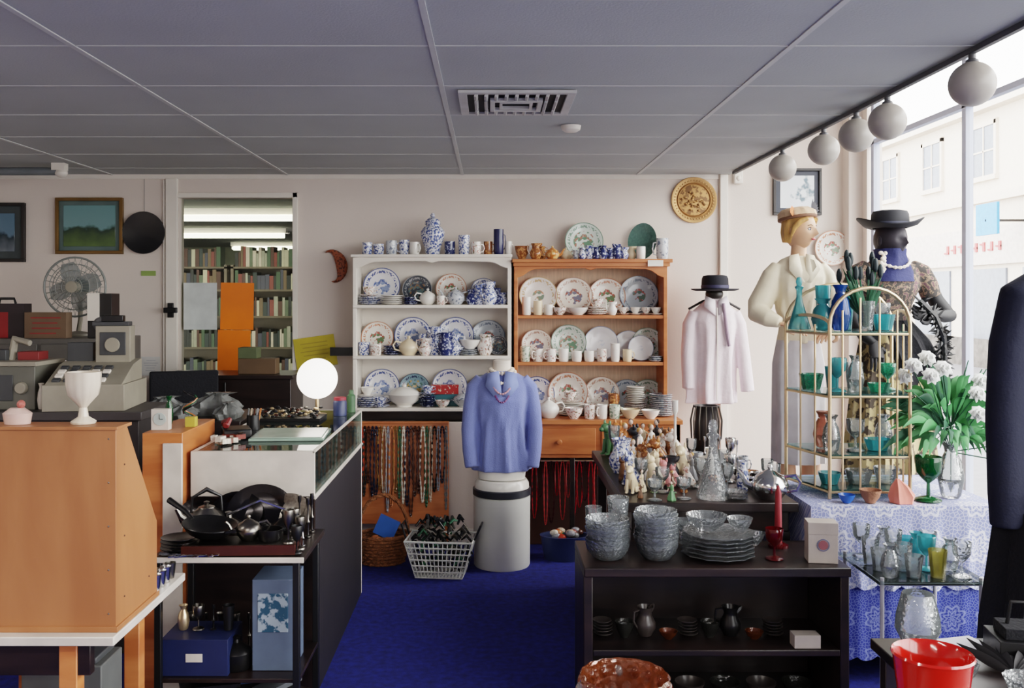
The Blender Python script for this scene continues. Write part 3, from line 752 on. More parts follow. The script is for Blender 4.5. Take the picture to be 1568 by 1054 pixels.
for nm,m,x,y,h,r,kd in [('aqua_glass_dish',aqua,1.50,4.2,.05,.05,1),('glass_bowl',clear,1.63,4.2,.06,.06,1),('glass_bowl',clear,1.76,4.22,.07,.055,1)]:
    put(nm, vase(m,h,r,kd), x,y,zt)
put('blue_glass_dish', bowl(M('cobalt_glaze',(40,90,180),.2),.035,.035), 1.50, 3.995, .752); put('wicker_bowl', bowl(M('wicker_small',(150,104,80),.8,bump=.6),.045,.055), 1.60, 3.995, .752)
b=B(); b.rings([(0,0,0,.045,.035,.1,5),(.03,0,0,.05,.035,.15,5),(.07,-.01,0,.03,.025,.2,5),(.10,-.02,0,.008,.008,0)], M('pink_napkin_cloth',(226,136,120),.8), 30); b.obj('pink_napkin', (1.735,3.995,.752))
put('green_glass_compote', vase(dgreen,.19,.055,2), 1.86, 4.03, .752)

def leafy(b, base, tip, w, m, bend=(0,0,0), T=None):
    base=Vector(base); tip=Vector(tip); bend=Vector(bend); d=(tip-base); side=d.cross(Vector((0,1,0)))
    if side.length<1e-4: side=Vector((1,0,0))
    side.normalize(); n=7; vs=[]
    for i in range(n+1):
        t=i/n; c=base+d*t+bend*sin(pi*t); q=w*sin(pi*min(.98,max(.03,t**.8))); vs+= [c-side*q, c+Vector((0,-q*.3,0)), c+side*q]
    fs=[]
    for i in range(n): a=i*3; fs+=[(a,a+1,a+4,a+3),(a+1,a+2,a+5,a+4)]
    b.add(vs,fs,m,T)
tulg=M('tulip_dark',(26,40,44),.6); leafg=M('leaf_green',(70,136,78),.55,var=.3); leafd=M('leaf_dark',(34,84,58),.6,var=.3)
b=B()
for i in range(16):
    a=R.uniform(0,2*pi); q=R.uniform(.03,.10); tx,ty,tz=1.65+q*cos(a)*1.2-.03, 4.17+q*sin(a)*.6, R.uniform(1.70,1.80)
    b.tube([(1.65+.01*cos(a),4.17+.01*sin(a),1.49),(1.65+(tx-1.65)*.4,4.17+(ty-4.17)*.4,1.6),(tx,ty,tz-.03)], .004, leafd, 5)
    b.sph((tx,ty,tz),(.013,.013,.032), tulg, 8, 6)
    leafy(b,(1.65,4.17,1.52),(tx+.02*cos(a),ty,tz-.05),.013,leafd)
b.obj('tulip_bunch')
put('glass_flower_vase', vase(clear,.24,.055,0), 1.99, 4.10, .752)
b=B(); petal=M('white_petal',(232,234,230),.6,var=.05)
for i in range(170):
    a=R.uniform(0,2*pi); e=R.uniform(-.45,1.35); L_=R.uniform(.14,.30)
    c0=Vector((1.99,4.10,1.06)); dr=Vector((cos(a)*cos(e)*1.1,sin(a)*cos(e)*.5,sin(e)))
    st=c0+dr*R.uniform(.02,.16); leafy(b,st,st+dr*L_*.6+Vector((0,0,-.03)),R.uniform(.010,.024),R.choice([leafg,leafg,leafd]),(0,0,.03))
    if i<22: b.tube([(1.99,4.10,.80),c0,c0+dr*L_],.0025,leafd,4)
def flower(b, fx,fy,fz,s=1.0):
    for k in range(3):
        for i in range(8):
            a=2*pi*i/8+fx+k*.4; q=(.042-.012*k)*s; leafy(b,(fx,fy-.012*k,fz),(fx+q*cos(a),fy-.015+q*.4*sin(a)-.014*k,fz+q*.85*sin(a)+.006),.017*s,petal,(0,-.01,.008))
for (fx,fy,fz) in [(1.80,4.05,1.32),(1.87,4.08,1.35),(1.78,4.1,1.27),(1.85,4.0,1.28),(1.91,4.02,1.31),(2.07,4.05,1.20),(2.11,4.1,1.25),(2.13,4.12,1.16),(2.05,4.0,1.12),(2.11,4.0,.99),(2.14,4.0,.93)]:
    flower(b,fx,fy,fz); b.tube([(fx,fy,fz),(1.99,4.10,.95)],.0025,leafd,4)
b.obj('white_flower_bouquet')

# ------------------------------------------------------------------ figurines & clutter on dark table
def figurine(dm, h, var=0):
    k=('fig',dm.name,h,var)
    if k not in CC:
        b=B(); s=h/.2; sk=M('figurine_skin',(226,200,184),.3)
        if var==2:   # standing gentleman: legs, coat, tricorn
            for q in (1,-1): b.tube([(q*.012,0,.01),(q*.012,0,.05),(q*.01,0,.09)],[.010,.008,.012],M('fig_breeches',(206,196,170),.3),8); b.sph((q*.012,-.008,.008),(.009,.016,.008),M('fig_dark',(50,50,56),.3),8,5)
            b.lathe([(0,0),(.034,0),(.034,.008),(0,.008)],M('fig_base',(120,140,110),.3),18)
            b.rings([(.075,0,.004,.026,.022,.05,5),(.10,0,0,.018,.015),(.13,0,0,.022,.016),(.148,0,0,.016,.013),(.153,0,0,.007,.007),(.166,0,0,.006,.006)],dm,16)
        else:
            w=.8 if var else 1.0
            b.rings([(0,0,0,.045*w,.04*w,.06,6),(.01,0,0,.05*w,.042*w,.1,6),(.05,0,0,.036*w,.03*w,.1,6,1),(.10,.003,0,.016,.014,.04,6)], dm, 26)
            b.rings([(.095,.003,0,.014,.012),(.125,.004,0,.022,.016),(.145,.003,0,.018,.014),(.152,.002,0,.007,.007),(.165,.0,0,.006,.006)], R.choice([wchina,dm,dm]), 14)
        b.sph((0,-.002,.177),(.0125,.0135,.016), sk, 12, 8); b.sph((0,.004,.182),(.014,.014,.014), R.choice([M('fig_hair',(70,44,30),.6),M('fig_fair',(190,150,90),.6)]), 10, 7)
        q=1 if var else -1
        b.tube([(.02,0,.14),(.04*q+.0,-.01,.12),(.03*q,-.03,.13+.03*(var==1))], [.007,.006,.005], dm, 6)
        b.tube([(-.018,0,.14),(-.036,-.006,.115),(-.03,-.026,.09)], [.007,.006,.005], sk, 6)
        for i,v in enumerate(b.v): b.v[i]=v*s
        CC[k]=b.mesh('fig')
    return CC[k]
def animal(m, s):
    s=round(s,2); k=('an',m.name,s)
    if k not in CC:
        b=B()
        b.tube([(.02,0,.018),(.018,0,.035),(.0,0,.065),(-.012,0,.09)],[.024,.03,.022,.015],m,12)
        b.sph((-.02,0,.105),(.022,.018,.018),m,12,8); b.sph((-.04,0,.1),(.011,.010,.009),m,8,6)
        for q in (1,-1):
            b.sph((-.012,q*.015,.122),(.006,.005,.012),m,8,6); b.tube([(-.012,q*.012,.06),(-.02,q*.013,.004)],[.009,.007],m,8); b.sph((-.026,q*.013,.005),(.011,.007,.005),m,8,5); b.sph((.015,q*.022,.016),(.022,.01,.016),m,8,6)
        b.tube([(.045,0,.012),(.06,0,.03),(.055,0,.05)],[.006,.005,.003],m,6)
        for i,v in enumerate(b.v): b.v[i]=v*s
        CC[k]=b.mesh('animal')
    return CC[k]
dms=[wchina,greych,bluech,M('fig_green',(88,130,90),.3),M('fig_red',(160,56,44),.3),M('fig_dark',(50,50,56),.3),floral,M('fig_brown',(110,74,48),.35),M('fig_blue',(84,112,176),.3),M('fig_orange',(206,128,66),.3),cream,M('fig_rose',(206,140,140),.3),M('fig_grey',(120,120,122),.3),brownp]
rows=[(4.07,.61,.86,4,.10),(4.2,.60,.88,6,.12),(4.34,.61,.98,7,.14),(4.5,.60,.98,7,.16),(4.68,.62,.86,4,.24),(4.86,.62,.98,6,.2),(5.05,.62,1.0,6,.2),(5.24,.62,1.0,6,.2)]
for (y,xa,xb,n,h) in rows:
    for i in range(n):
        x=xa+(xb-xa)*(i+.5)/n+R.uniform(-.008,.008); yy_=y+R.uniform(-.03,.03); t=R.random(); rz=R.uniform(-80,80)
        if t<.52: put('porcelain_figurine', figurine(R.choice(dms), round(h*R.choice([.7,.85,1.0]),3), R.choice([0,1,2])), x, yy_, .751, rz)
        elif t<.76: put('porcelain_animal', animal(R.choice(dms), R.choice([.7,.9,1.1])*min(1.3,h/.13)), x, yy_, .751, rz)
        elif t<.86: put('milk_jug', jug(R.choice(dms), h*.7/.125), x, yy_, .751, rz)
        else: put('glass_goblet', vase(clear, round(h*.9,2), .032, 2), x, yy_, .751)
put('glass_decanter', vase(cutg,.34,.07,3), .96, 4.10, .751)
put('white_candlestick', vase(wchina,.36,.05,4), .905, 4.66, .751)
b=B(); b.lathe([(0,0),(.05,0),(.06,.03),(.07,.12),(.06,.2),(.055,.25),(.07,.28),(.06,.28),(.045,.24),(0,.2)], M('pewter_dark',(70,66,66),.35,.6), 24)
for i in range(14):
    a=2*pi*i/14; b.tube([(.068*cos(a),.068*sin(a),.28),(.085*cos(a),.085*sin(a),.2),(.08*cos(a),.08*sin(a),.10)], [.004,.005,.004], dsilver, 6)
b.obj('beaded_vase', (1.17, 5.15, .751))
for i in range(36):
    gx=i%4; gy=i//4; x=1.05+gx*.068+R.uniform(-.006,.006); y=4.2+gy*.125+R.uniform(-.012,.012)
    if abs(x-1.17)<.13 and abs(y-5.15)<.13: continue
    kind=R.choice(['goblet','mug','bowl','dish','cruet','goblet','vase'])
    if kind=='goblet': put('silver_goblet', vase(R.choice([chrome,clear,clear,amber]),.13,.028,2), x,y,.751)
    elif kind=='mug': put('mug', mug(R.choice([brownp,floral,greych,wchina]),.026,.08), x,y,.751,R.uniform(0,360))
    elif kind=='bowl': put('silver_bowl', bowl(chrome,.032,.045), x,y,.751)
    elif kind=='dish': put('trinket_dish', bowl(R.choice([brownp,floral,dsilver]),.032,.03), x,y,.751)
    elif kind=='vase': put('bud_vase', vase(R.choice([clear,wchina,bluech,dms[9]]),.14,.028,0), x,y,.751)
    else: put('silver_cruet', vase(chrome,.14,.022,4), x,y,.751)
put('silver_teapot', teapot(chrome,1.0), 1.20, 4.075, .751, 160); put('glass_platter', stack(cutg,.05,3), 1.05, 4.07, .751)

# ------------------------------------------------------------------ items on low shelf unit
z=.601
place('stacked_glass_bowls', bowlstack(cutg,.085,.06,7,.016), (.455,3.70,z+.0005)); place('stacked_glass_bowls', bowlstack(cutg,.085,.06,9,.016), (.645,3.70,z+.0005))
put('glass_tumbler', vase(clear,.16,.035,1), .42, 3.88, z); put('glass_celery_vase', vase(cutg,.2,.045,1), .52, 3.88, z); put('glass_tumbler', vase(clear,.15,.035,1), .72, 3.9, z)
place('stacked_glass_platters', stack(cutg,.14,6,.016,.04), (.895,3.735,z)); put('glass_bowl', bowl(cutg,.08,.06,.03), .85, 3.74, z+.10); put('glass_bowl', bowl(cutg,.05,.05,.03), .98, 3.73, z+.10)
put('glass_bowl', bowl(cutg,.05,.05,.03), 1.075, 3.895, z); put('glass_tumbler', vase(cutg,.1,.035,1), .80, 3.92, z); put('glass_tumbler', vase(clear,.12,.03,1), .63, 3.9, z)
put('ruby_glass_goblet', vase(redg,.12,.035,2), 1.10, 3.68, z)
b=B(); b.tube([(0,0,0),(0,0,.22),(0,0,.25)], [.016,.013,.004], M('red_wax',(130,16,30),.5), 12); b.lathe([(0,0),(.04,0),(.04,.01),(.02,.02),(0,.02)], redg, 16); b.obj('red_candle', (1.17,3.86,z))
b=B(); wb=M('gift_box_white',(170,160,152),.6); b.bx(-.055,.055,-.04,.04,0,.15,wb); b.bx(-.056,.056,-.041,.041,.11,.155,wb); b.lathe([(0,0),(.018,0),(.018,.002),(0,.002)], M('rosette_red',(140,80,86),.5), 20, T=Matrix.Translation((0,-.0405,.07))@Matrix.Rotation(radians(90),4,'X')); b.lathe([(.02,0),(.024,0),(.024,.002),(.02,.002)], M('rosette_blue',(100,100,126),.5), 20, T=Matrix.Translation((0,-.0405,.07))@Matrix.Rotation(radians(90),4,'X'))
b.obj('souvenir_box', (1.275,3.66,z), (0,0,-8), bevel=.003)
dgl=glass('smoky_glass',(90,90,84),.3,clearness=.2,bump=.4); dcer=M('dark_ceramic',(56,50,48),.3)
for i in range(9):
    x=.44+i*.084; k_=i%4
    if k_==0: put('stacked_plates', stack(R.choice([dgl,dcer]),.038,5), x, 3.74, .286)
    elif k_==1: put('smoky_glass_bowl', bowl(dgl,.038,.06), x, 3.72, .286)
    elif k_==2: put('pewter_jug', jug(R.choice([dcer,castiron]),.9), x, 3.74, .286, R.uniform(0,360))
    else: put('brown_glass_dish', bowl(amber,.036,.03), x, 3.70, .286)
b=B(); b.bx(-.05,.05,-.03,.03,0,.05,wb); b.obj('small_carton',(1.2,3.62,.286),bevel=.002)
for i in range(6): put('dark_dish', bowl(dgl if i%2 else dcer,.06,.05), .5+i*.14, 3.72, .061)

b=B(); b.bx(1.40,1.80,3.42,3.82,.58,.59,shelfg)
wme=M('white_metal',(170,170,176),.4)
for x in (1.42,1.78):
    for y in (3.44,3.80): b.tube([(x,y,0),(x,y,.60)], .008, wme, 8)
for y in (3.44,3.80): b.tube([(1.42,y,.575),(1.78,y,.575)], .006, wme, 8)
for x in (1.42,1.78): b.tube([(x,3.44,.575),(x,3.80,.575)], .006, wme, 8)
b.obj('glass_top_side_table')
its=[clear,cutg,aqua,clear,clear,clear,aqua,cutg]
for i in range(16):
    gx=i%4; gy=i//4
    m=yellg if i==2 else its[(i*3)%8]
    put('glass_vase' if i%2 else 'glass_dish', vase(m,[.12,.08,.10,.13][(i+gy)%4],.034,[0,1,1,2][(i+gy)%4]), 1.465+gx*.088, 3.48+gy*.09, .591)

# ------------------------------------------------------------------ near right table & foreground glass
b=B(); b.bx(1.10,1.62,2.25,2.75,.60,.63,darkw)
for x in (1.14,1.58):
    for y in (2.29,2.71): b.bx(x-.02,x+.02,y-.02,y+.02,0,.60,darkw)
b.obj('dark_side_table',bevel=.003)
put('brandy_snifter', vase(clear,.17,.06,5), 1.18, 2.62, .631)
b=B(); b.box((0,0,.004),(.14,.10,.006),M('paper_white',(216,216,222),.6)); b.obj('price_card',(1.33,2.68,.6312),(0,0,15))
b=B(); b.bx(-.09,.09,-.07,.07,0,.06,black); b.bx(-.07,.07,-.05,.05,.06,.09,blackc); b.tube([(-.05,0,.09),(-.04,0,.15),(.04,0,.15),(.05,0,.09)],.006,black,6); b.obj('black_handbag',(1.47,2.6,.631),(0,0,-10),bevel=.015)
put('cut_glass_bowl', bowl(cutg,.06,.06,.04), 1.18, 2.42, .631); put('cut_glass_bowl', bowl(cutg,.05,.05,.04), 1.32, 2.34, .631)
for (x,y) in ((1.46,2.40),(1.54,2.45)): put('glass_goblet', vase(clear,.14,.035,2), x, y, .631)
b=B(); fanw=M('fan_paper_black',(30,28,32),.6)
for i in range(9):
    a=radians(30+i*14); leafy(b,(0,0,.006),(.16*cos(a),.16*sin(a),.04+.008*(i%2)),.014,fanw)
b.obj('folding_hand_fan',(1.36,2.46,.632),(0,0,-20))
b=B(); b.bx(.05,1.15,1.30,1.80,.75,.78,darkw)
for x in (.1,1.1):
    for y in (1.35,1.75): b.bx(x-.02,x+.02,y-.02,y+.02,0,.75,darkw)
b.obj('foreground_display_table')
redv=M('red_glass_vase_mat',(206,34,18),.12,var=.10,coat=.5)
redv.node_tree.nodes['Principled BSDF'].inputs['Transmission Weight'].default_value=.25
b=B(); b.lathe([(0,0),(.045,0),(.05,.01),(.052,.05),(.056,.16),(.064,.222),(.067,.228),(.065,.232),(.060,.225),(.052,.16),(.046,.03),(0,.02)], redv, 40)
b.obj('red_glass_vase',(.755,1.62,.7805))
b=B(); b.lathe([(0,0),(.03,0),(.035,.01),(.055,.06),(.068,.13),(.075,.17),(.078,.172),(.074,.178),(.064,.135),(.05,.06),(0,.03)], amber, 64, flute=.02,fn=16)
for j in range(5):
    for i in range(16):
        a=2*pi*(i+.5*(j%2))/16; r_=[.05,.058,.065,.070,.0745][j]; b.sph((r_*cos(a),r_*sin(a),.05+j*.026),(.009,.009,.011),R.choice([amber,amber,clear]),8,6)
b.obj('amber_glass_bowl',(.228,1.62,.781+.016)); b=B(); b.lathe([(0,0),(.05,0),(.05,.01),(.02,.0155),(0,.0155)],amber,30); b.obj('glass_bowl_stand',(.228,1.62,.7805))
put('cut_glass_tumbler', vase(cutg,.13,.04,1), .60, 1.6, .781); put('glass_goblet', vase(clear,.15,.035,2), .42, 1.55, .781)

# ------------------------------------------------------------------ figures
def remesh(o, vs=.008, it=4):
    m=o.modifiers.new('r','REMESH'); m.mode='VOXEL'; m.voxel_size=vs; m.use_smooth_shade=True
    s=o.modifiers.new('s','SMOOTH'); s.factor=.5; s.iterations=it
    return o
def head_mesh(b, skin, T, lips=True):
    n1,n2=48,36; vs=[]; fs=[]
    for j in range(n2+1):
        ph=pi*j/n2
        for i in range(n1):
            th=2*pi*i/n1; x=sin(ph)*cos(th); y=sin(ph)*sin(th); z=-cos(ph)
            X=x*.072; Y=y*.092; Z=z*.112
            if z<0: X*=1-.40*(-z)**1.5; Y*=1-.12*(-z)**2
            if y<0:
                f=-y
                Y+=-.026*math.exp(-(x/.12)**2)*math.exp(-((z+.18)/.12)**2)*f
                Y+=-.012*math.exp(-(x/.10)**2)*math.exp(-((z-.02)/.16)**2)*f
                for sx in (-1,1): Y+=.012*math.exp(-((x-sx*.36)/.17)**2)*math.exp(-((z-.03)/.10)**2)*f
                Y+=-.008*math.exp(-(x/.22)**2)*math.exp(-((z+.46)/.08)**2)*f
                Y+=-.014*math.exp(-(x/.25)**2)*math.exp(-((z+.78)/.14)**2)*f
            vs.append((X,Y,Z))
    for j in range(n2):
        for i in range(n1):
            k=(i+1)%n1; fs.append((j*n1+i,j*n1+k,(j+1)*n1+k,(j+1)*n1+i))
    b.add(vs,fs,skin,T)
    if lips:
        b.sph((0,-.0895,-.050),(.020,.007,.007), M('lip_red',(160,52,54),.4),12,8,T=T)
        for sx in (-1,1):
            b.sph((sx*.027,-.0765,.004),(.014,.006,.007), M('eye_white',(225,225,225),.3),10,6,T=T)
            b.sph((sx*.027,-.0815,.004),(.006,.002,.006), M('eye_blue',(40,54,74),.3),8,6,T=T)
            b.tube([(sx*.012,-.080,.011),(sx*.027,-.0815,.013),(sx*.042,-.073,.008)],.002,M('lash',(40,30,30),.7),5,T=T)
            b.tube([(sx*.012,-.086,.023),(sx*.028,-.085,.029),(sx*.044,-.075,.023)],.002,M('brow',(110,80,50),.7),5,T=T)
    for sx in (-1,1): b.sph((sx*.071,.005,-.005),(.008,.016,.026), skin,10,7,T=T)
def hand(b, m, T, curl=.5, side=1, s=1.0):
    T=T@Matrix.Scale(s,4)
    b.tube([(0,0,-.02),(0,0,.01),(0,0,.04),(0,0,.078)],[.022,.028,.034,.03],m,10,T=T@Matrix.Diagonal((1.15,.5,1,1)))
    for i,(x,L_) in enumerate([(-.029,.066),(-.010,.076),(.010,.070),(.028,.055)]):
        p=Vector((x,0,.065)); pts=[p]; ang=.15
        for sgm in (.5,.3,.25):
            ang+=curl*.7; pts.append(pts[-1]+Vector((x*.15,-sin(ang),cos(ang)))*L_*sgm)
        b.tube(pts,[.0095,.009,.008,.006],m,8,T=T)
    b.tube([(side*.03,-.004,.015),(side*.055,-.015,.035),(side*.06,-.028,.058),(side*.052,-.036,.075)],[.013,.012,.010,.007],m,8,T=T)
skinm=M('mannequin_skin',(218,172,140),.4,var=.04)

# --- blue blouse bust on white bin
par=empty('blue_blouse_mannequin',(.065,5.74,.0))
bl=M('blue_knit',(116,128,188),.85,var=.06,bump=.3,bscale=160,sheen=.3)
b=B()
b.rings([(.575,0,0,.175,.13,.06,8,0),(.62,0,0,.17,.125,.09,8,.2),(.72,0,0,.158,.115,.09,8,.4),(.82,0,0,.15,.112,.06,8,.6),(.92,0,0,.155,.12,.035,7,.8),(1.0,0,-.005,.162,.12,.015,6),(1.08,0,0,.165,.1,.0),(1.13,0,0,.145,.08),(1.16,0,0,.095,.065),(1.175,0,0,.06,.055)], bl, 56)
for q in (1,-1):
    b.tube([(q*.12,0,1.12),(q*.165,0,1.07),(q*.185,-.01,.96),(q*.20,-.02,.82),(q*.195,-.045,.70),(q*.182,-.07,.60)],[.046,.052,.050,.046,.043,.040],bl,16)
remesh(b.obj('blouse',parent=par),.007,2)
b=B()
for q in (1,-1): b.add([(0,-.122,1.03),(q*.02,-.10,1.18),(q*.085,-.085,1.165),(q*.10,-.108,1.09),(q*.05,-.126,1.03)],[(0,1,2,3,4)],M('blue_collar',(134,148,204),.85))
o=b.obj('collar',parent=par); sm=o.modifiers.new('s','SOLIDIFY'); sm.thickness=.008
b=B(); dm=M('dummy_fabric',(226,216,204),.8)
b.rings([(1.10,0,0,.07,.06),(1.17,0,0,.058,.052),(1.20,0,0,.052,.05),(1.235,0,0,.052,.05),(1.243,0,0,.03,.03)], dm, 24)
b.rings([(.525,0,0,.14,.11),(.60,0,0,.15,.115),(.70,0,0,.12,.09)], wchina, 32)
b.obj('torso_form',parent=par)
def necklace(b, cx, cy, z, rx, drop, m, ry=.05, r=.006, n=70, front=.06):
    pts=[];rs=[]
    for i in range(n):
        a=2*pi*i/n; f=max(0,-sin(a))
        pts.append((cx+rx*cos(a), cy+ry*sin(a)-front*f, z-drop*f**1.5)); rs.append(r*(1.0 if i%2 else .45))
    b.tube(pts,rs,m,7,closed=True)
b=B(); pearl=M('pearl',(236,224,208),.2)
necklace(b,0,0,1.182,.066,.02,pearl,.06,.014,36,.02); necklace(b,0,0,1.166,.080,.06,pearl,.062,.013,42,.04)
necklace(b,0,-.005,1.165,.075,.17,M('ruby_beads',(110,60,110),.3),.06,.007,80,.078); necklace(b,0,-.005,1.165,.08,.12,M('blush_beads',(196,150,160),.3),.06,.007,70,.074)
b.obj('bead_necklaces',parent=par)
b=B(); wbin=M('white_enamel',(214,214,208),.35,var=.03)
b.lathe([(0,0),(.165,0),(.17,.01),(.172,.42),(.165,.425),(0,.425)], wbin, 48)
b.lathe([(.168,.425),(.176,.43),(.176,.465),(.168,.47),(0,.47)], M('bin_band',(44,46,54),.4), 48)
b.lathe([(.165,.47),(.163,.5),(.15,.52),(0,.523)], wchina, 48)
b.obj('white_pedal_bin',(.065,5.74,0))

# --- necklace board
b=B(); b.bx(-.305,.305,-.012,.012,0,.655,pine); b.bx(-.305,.305,-.022,-.012,.64,.655,pine)
for q in (-1,1): b.bx(q*.29-.012,q*.29+.012,-.012,.012,-.155,0,pine)
b.obj('necklace_display_board',(-.578,6.10,.16),(-4,0,0),bevel=.003)
b=B(); cols=[(180,60,36),(20,20,20),(180,160,140),(110,44,34),(50,90,64),(180,110,66),(210,200,184),(70,40,30),(140,140,146),(30,30,50),(130,96,54),(110,110,110)]
nm=[M('beads_%d'%i,c,.25,var=.3,scale=120) for i,c in enumerate(cols)]
for i in range(24):
    x=-.287+i*.025; L_=R.uniform(.35,.6); w=R.uniform(.008,.018); m=R.choice(nm+[nm[1],nm[7],nm[9]])
    pts=[];rs=[]; n=64
    for j in range(n):
        t=2*pi*j/n; pts.append((x+w*cos(t)*(1 if sin(t)>-.5 else .8), -.024-.004*R.random(), .625-L_/2+ L_/2*sin(t))); rs.append(.007 if j%2 else .003)
    b.tube(pts,rs,m,6,closed=True)
b.obj('hanging_bead_necklaces',(-.578,6.095,.16),(-4,0,0))
b=B(); b.tube([(.19,6.045,.575),(1.15,6.045,.575)],.006,brass,8)
rn=[M('red_beads',(150,24,34),.25),M('coral_beads',(176,60,60),.25),M('dark_beads',(60,14,24),.25)]
for i in range(24):
    x=.24+i*.036; L_=R.uniform(.2,.42); w=R.uniform(.01,.022); m=R.choice(rn); pts=[];rs=[]; n=56
    for j in range(n):
        t=2*pi*j/n; pts.append((x+w*cos(t),6.05+.008*sin(t*3),.575-L_/2+L_/2*sin(t))); rs.append(.005 if j%2 else .0025)
    b.tube(pts,rs,m,6,closed=True)
b.obj('red_necklace_rack')
bb=M('blue_plastic',(50,60,96),.4)
b=B(); b.rings([(0,0,0,.13,.08),(.14,0,0,.155,.1),(.15,0,0,.16,.105),(.15,0,0,.145,.09),(.02,0,0,.12,.07)],bb,32,cap=True); b.obj('blue_plastic_tub',(.46,5.86,0))
b=B()
for i in range(14): b.sph((R.uniform(-.09,.09),R.uniform(-.05,.05),.14+R.uniform(0,.03)),(.03,.022,.02),R.choice(nm),8,6)
b.obj('assorted_trinkets',(.46,5.86,0))

# --- wicker basket
wk=M('wicker',(140,88,52),.7,var=.4,scale=60,bump=1.0,bscale=140)
b=B()
for i in range(9):
    z=.012+i*.02; r=.125+.035*i/8
    pts=[];n=64
    for j in range(n): a=2*pi*j/n; q=r+.005*sin(16*a+pi*(i%2)); pts.append((q*cos(a),q*.8*sin(a),z))
    b.tube(pts,.011,wk,6,closed=True)
b.lathe([(0,0),(.12,0),(.12,.01),(0,.01)],wk,30,T=Matrix.Diagonal((1,.8,1,1)))
for tw in (0,1):
    pts=[]; n=26
    for i in range(n+1): a=pi*i/n; pts.append((.155*cos(a), .008*sin(i*1.4+tw*pi), .17+.24*sin(a)+.008*cos(i*1.4+tw*pi)))
    b.tube(pts,.009,wk,6)
b.obj('wicker_basket',(-.66,5.78,0),(0,0,12))
b=B(); b.box((0,0,0),(.13,.03,.12),M('blue_card',(50,100,180),.5),rot=(0,25,0)); b.obj('blue_purse',(-.64,5.80,.21))
b=B()
for i in range(10): b.sph((R.uniform(-.08,.08),R.uniform(-.06,.06),.10+R.uniform(0,.04)),(.035,.03,.03),R.choice([wk,black,nm[5]]),8,6)
b.obj('basket_trinkets',(-.66,5.78,0))
b=B(); wm=M('white_wire',(206,206,200),.35)
def rect(w,d,z): return [(-w,-d,z),(w,-d,z),(w,d,z),(-w,d,z)]
for i in range(7):
    t=i/6; b.tube(rect(.135+.06*t,.10+.03*t,.01+.21*t),.004 if i<6 else .006,wm,6,closed=True)
for i in range(15):
    t=-1+2*i/14
    b.tube([(t*.195,-.13,.22),(t*.135,-.10,.01),(t*.135,.10,.01),(t*.195,.13,.22)],.003,wm,5)
for i in range(9):
    t=-1+2*i/8; b.tube([(-.195,t*.13,.22),(-.135,t*.10,.01),(.135,t*.10,.01),(.195,t*.13,.22)],.003,wm,5)
b.tube([(-.2,-.05,.22),(-.225,-.05,.30),(-.225,.05,.30),(-.2,.05,.22)],.006,black,6)
b.tube([(.2,-.05,.22),(.235,-.05,.30),(.235,.05,.30),(.2,.05,.22)],.006,black,6)
b.obj('wire_shopping_basket',(-.29,5.52,0),(0,0,-6))
b=B(); bgl=M('black_gloss',(10,12,14),.15)
for i in range(130):
    x,y=R.uniform(-.16,.16),R.uniform(-.09,.09); a=R.uniform(0,pi); z=R.uniform(.04,.34)
    s_=1-max(0,z-.2)*2; x*=s_
    dx,dy=.03*cos(a),.03*sin(a)
    b.tube([(x-dx,y-dy,z-.01),(x,y,z+R.uniform(0,.03)),(x+dx,y+dy,z-R.uniform(0,.02))],[.006,.010,.004],R.choice([black,blackc,leafd,bgl,dsilver]),7)
b.obj('black_accessories_pile',(-.29,5.52,0))

# --- shirt & hat on stand
par=empty('shirt_and_hat_stand',(1.47,6.24,0))
lil=M('lilac_cotton',(230,216,222),.85,var=.05,bump=.2,bscale=40)
b=B(); b.tube([(0,0,.02),(0,0,1.62)],.012,dframe,10); b.lathe([(0,0),(.14,0),(.14,.012),(.02,.03),(0,.03)],dframe,28); b.tube([(-.17,0,1.54),(-.08,0,1.59),(0,0,1.62),(.08,0,1.59),(.17,0,1.54)],.008,dframe,8)
b.sph((0,0,1.64),(.06,.06,.05),dframe,14,8); b.obj('stand',parent=par)
b=B(); b.rings([(.92,-.02,0,.15,.07,.2,6,0),(1.05,-.02,0,.145,.075,.18,6,.3),(1.2,-.01,0,.14,.08,.13,6,.6),(1.35,0,0,.145,.085,.08,6,.9),(1.46,0,0,.155,.08,.04,6,1.1),(1.53,0,0,.14,.07,.01,6),(1.585,0,0,.08,.055,0,6),(1.61,0,0,.05,.045,0,6)],lil,56)
b.tube([(-.13,0,1.52),(-.165,0,1.44),(-.18,-.01,1.25),(-.175,-.02,1.02)],[.04,.045,.042,.04],lil,14); b.tube([(.13,0,1.52),(.165,0,1.44),(.19,-.01,1.25),(.215,-.02,1.0)],[.04,.045,.042,.045],lil,14)
remesh(b.obj('shirt',parent=par),.007,2)
b=B()
for q in (1,-1): b.add([(q*.01,-.085,1.50),(q*.01,-.07,1.60),(q*.07,-.05,1.63),(q*.085,-.085,1.56)],[(0,1,2,3)],M('lilac_collar',(238,228,234),.8))
o=b.obj('collar',parent=par); o.modifiers.new('s','SOLIDIFY').thickness=.006
b=B(); b.tube([(.04,-.085,1.58),(.06,-.09,1.4),(.075,-.095,1.3)],[.010,.012,.010],M('mauve_scarf',(150,130,146),.8),8); b.tube([(.0,-.08,1.55),(.0,-.085,1.3),(.0,-.075,.95)],.004,white,6); b.obj('scarf',parent=par)
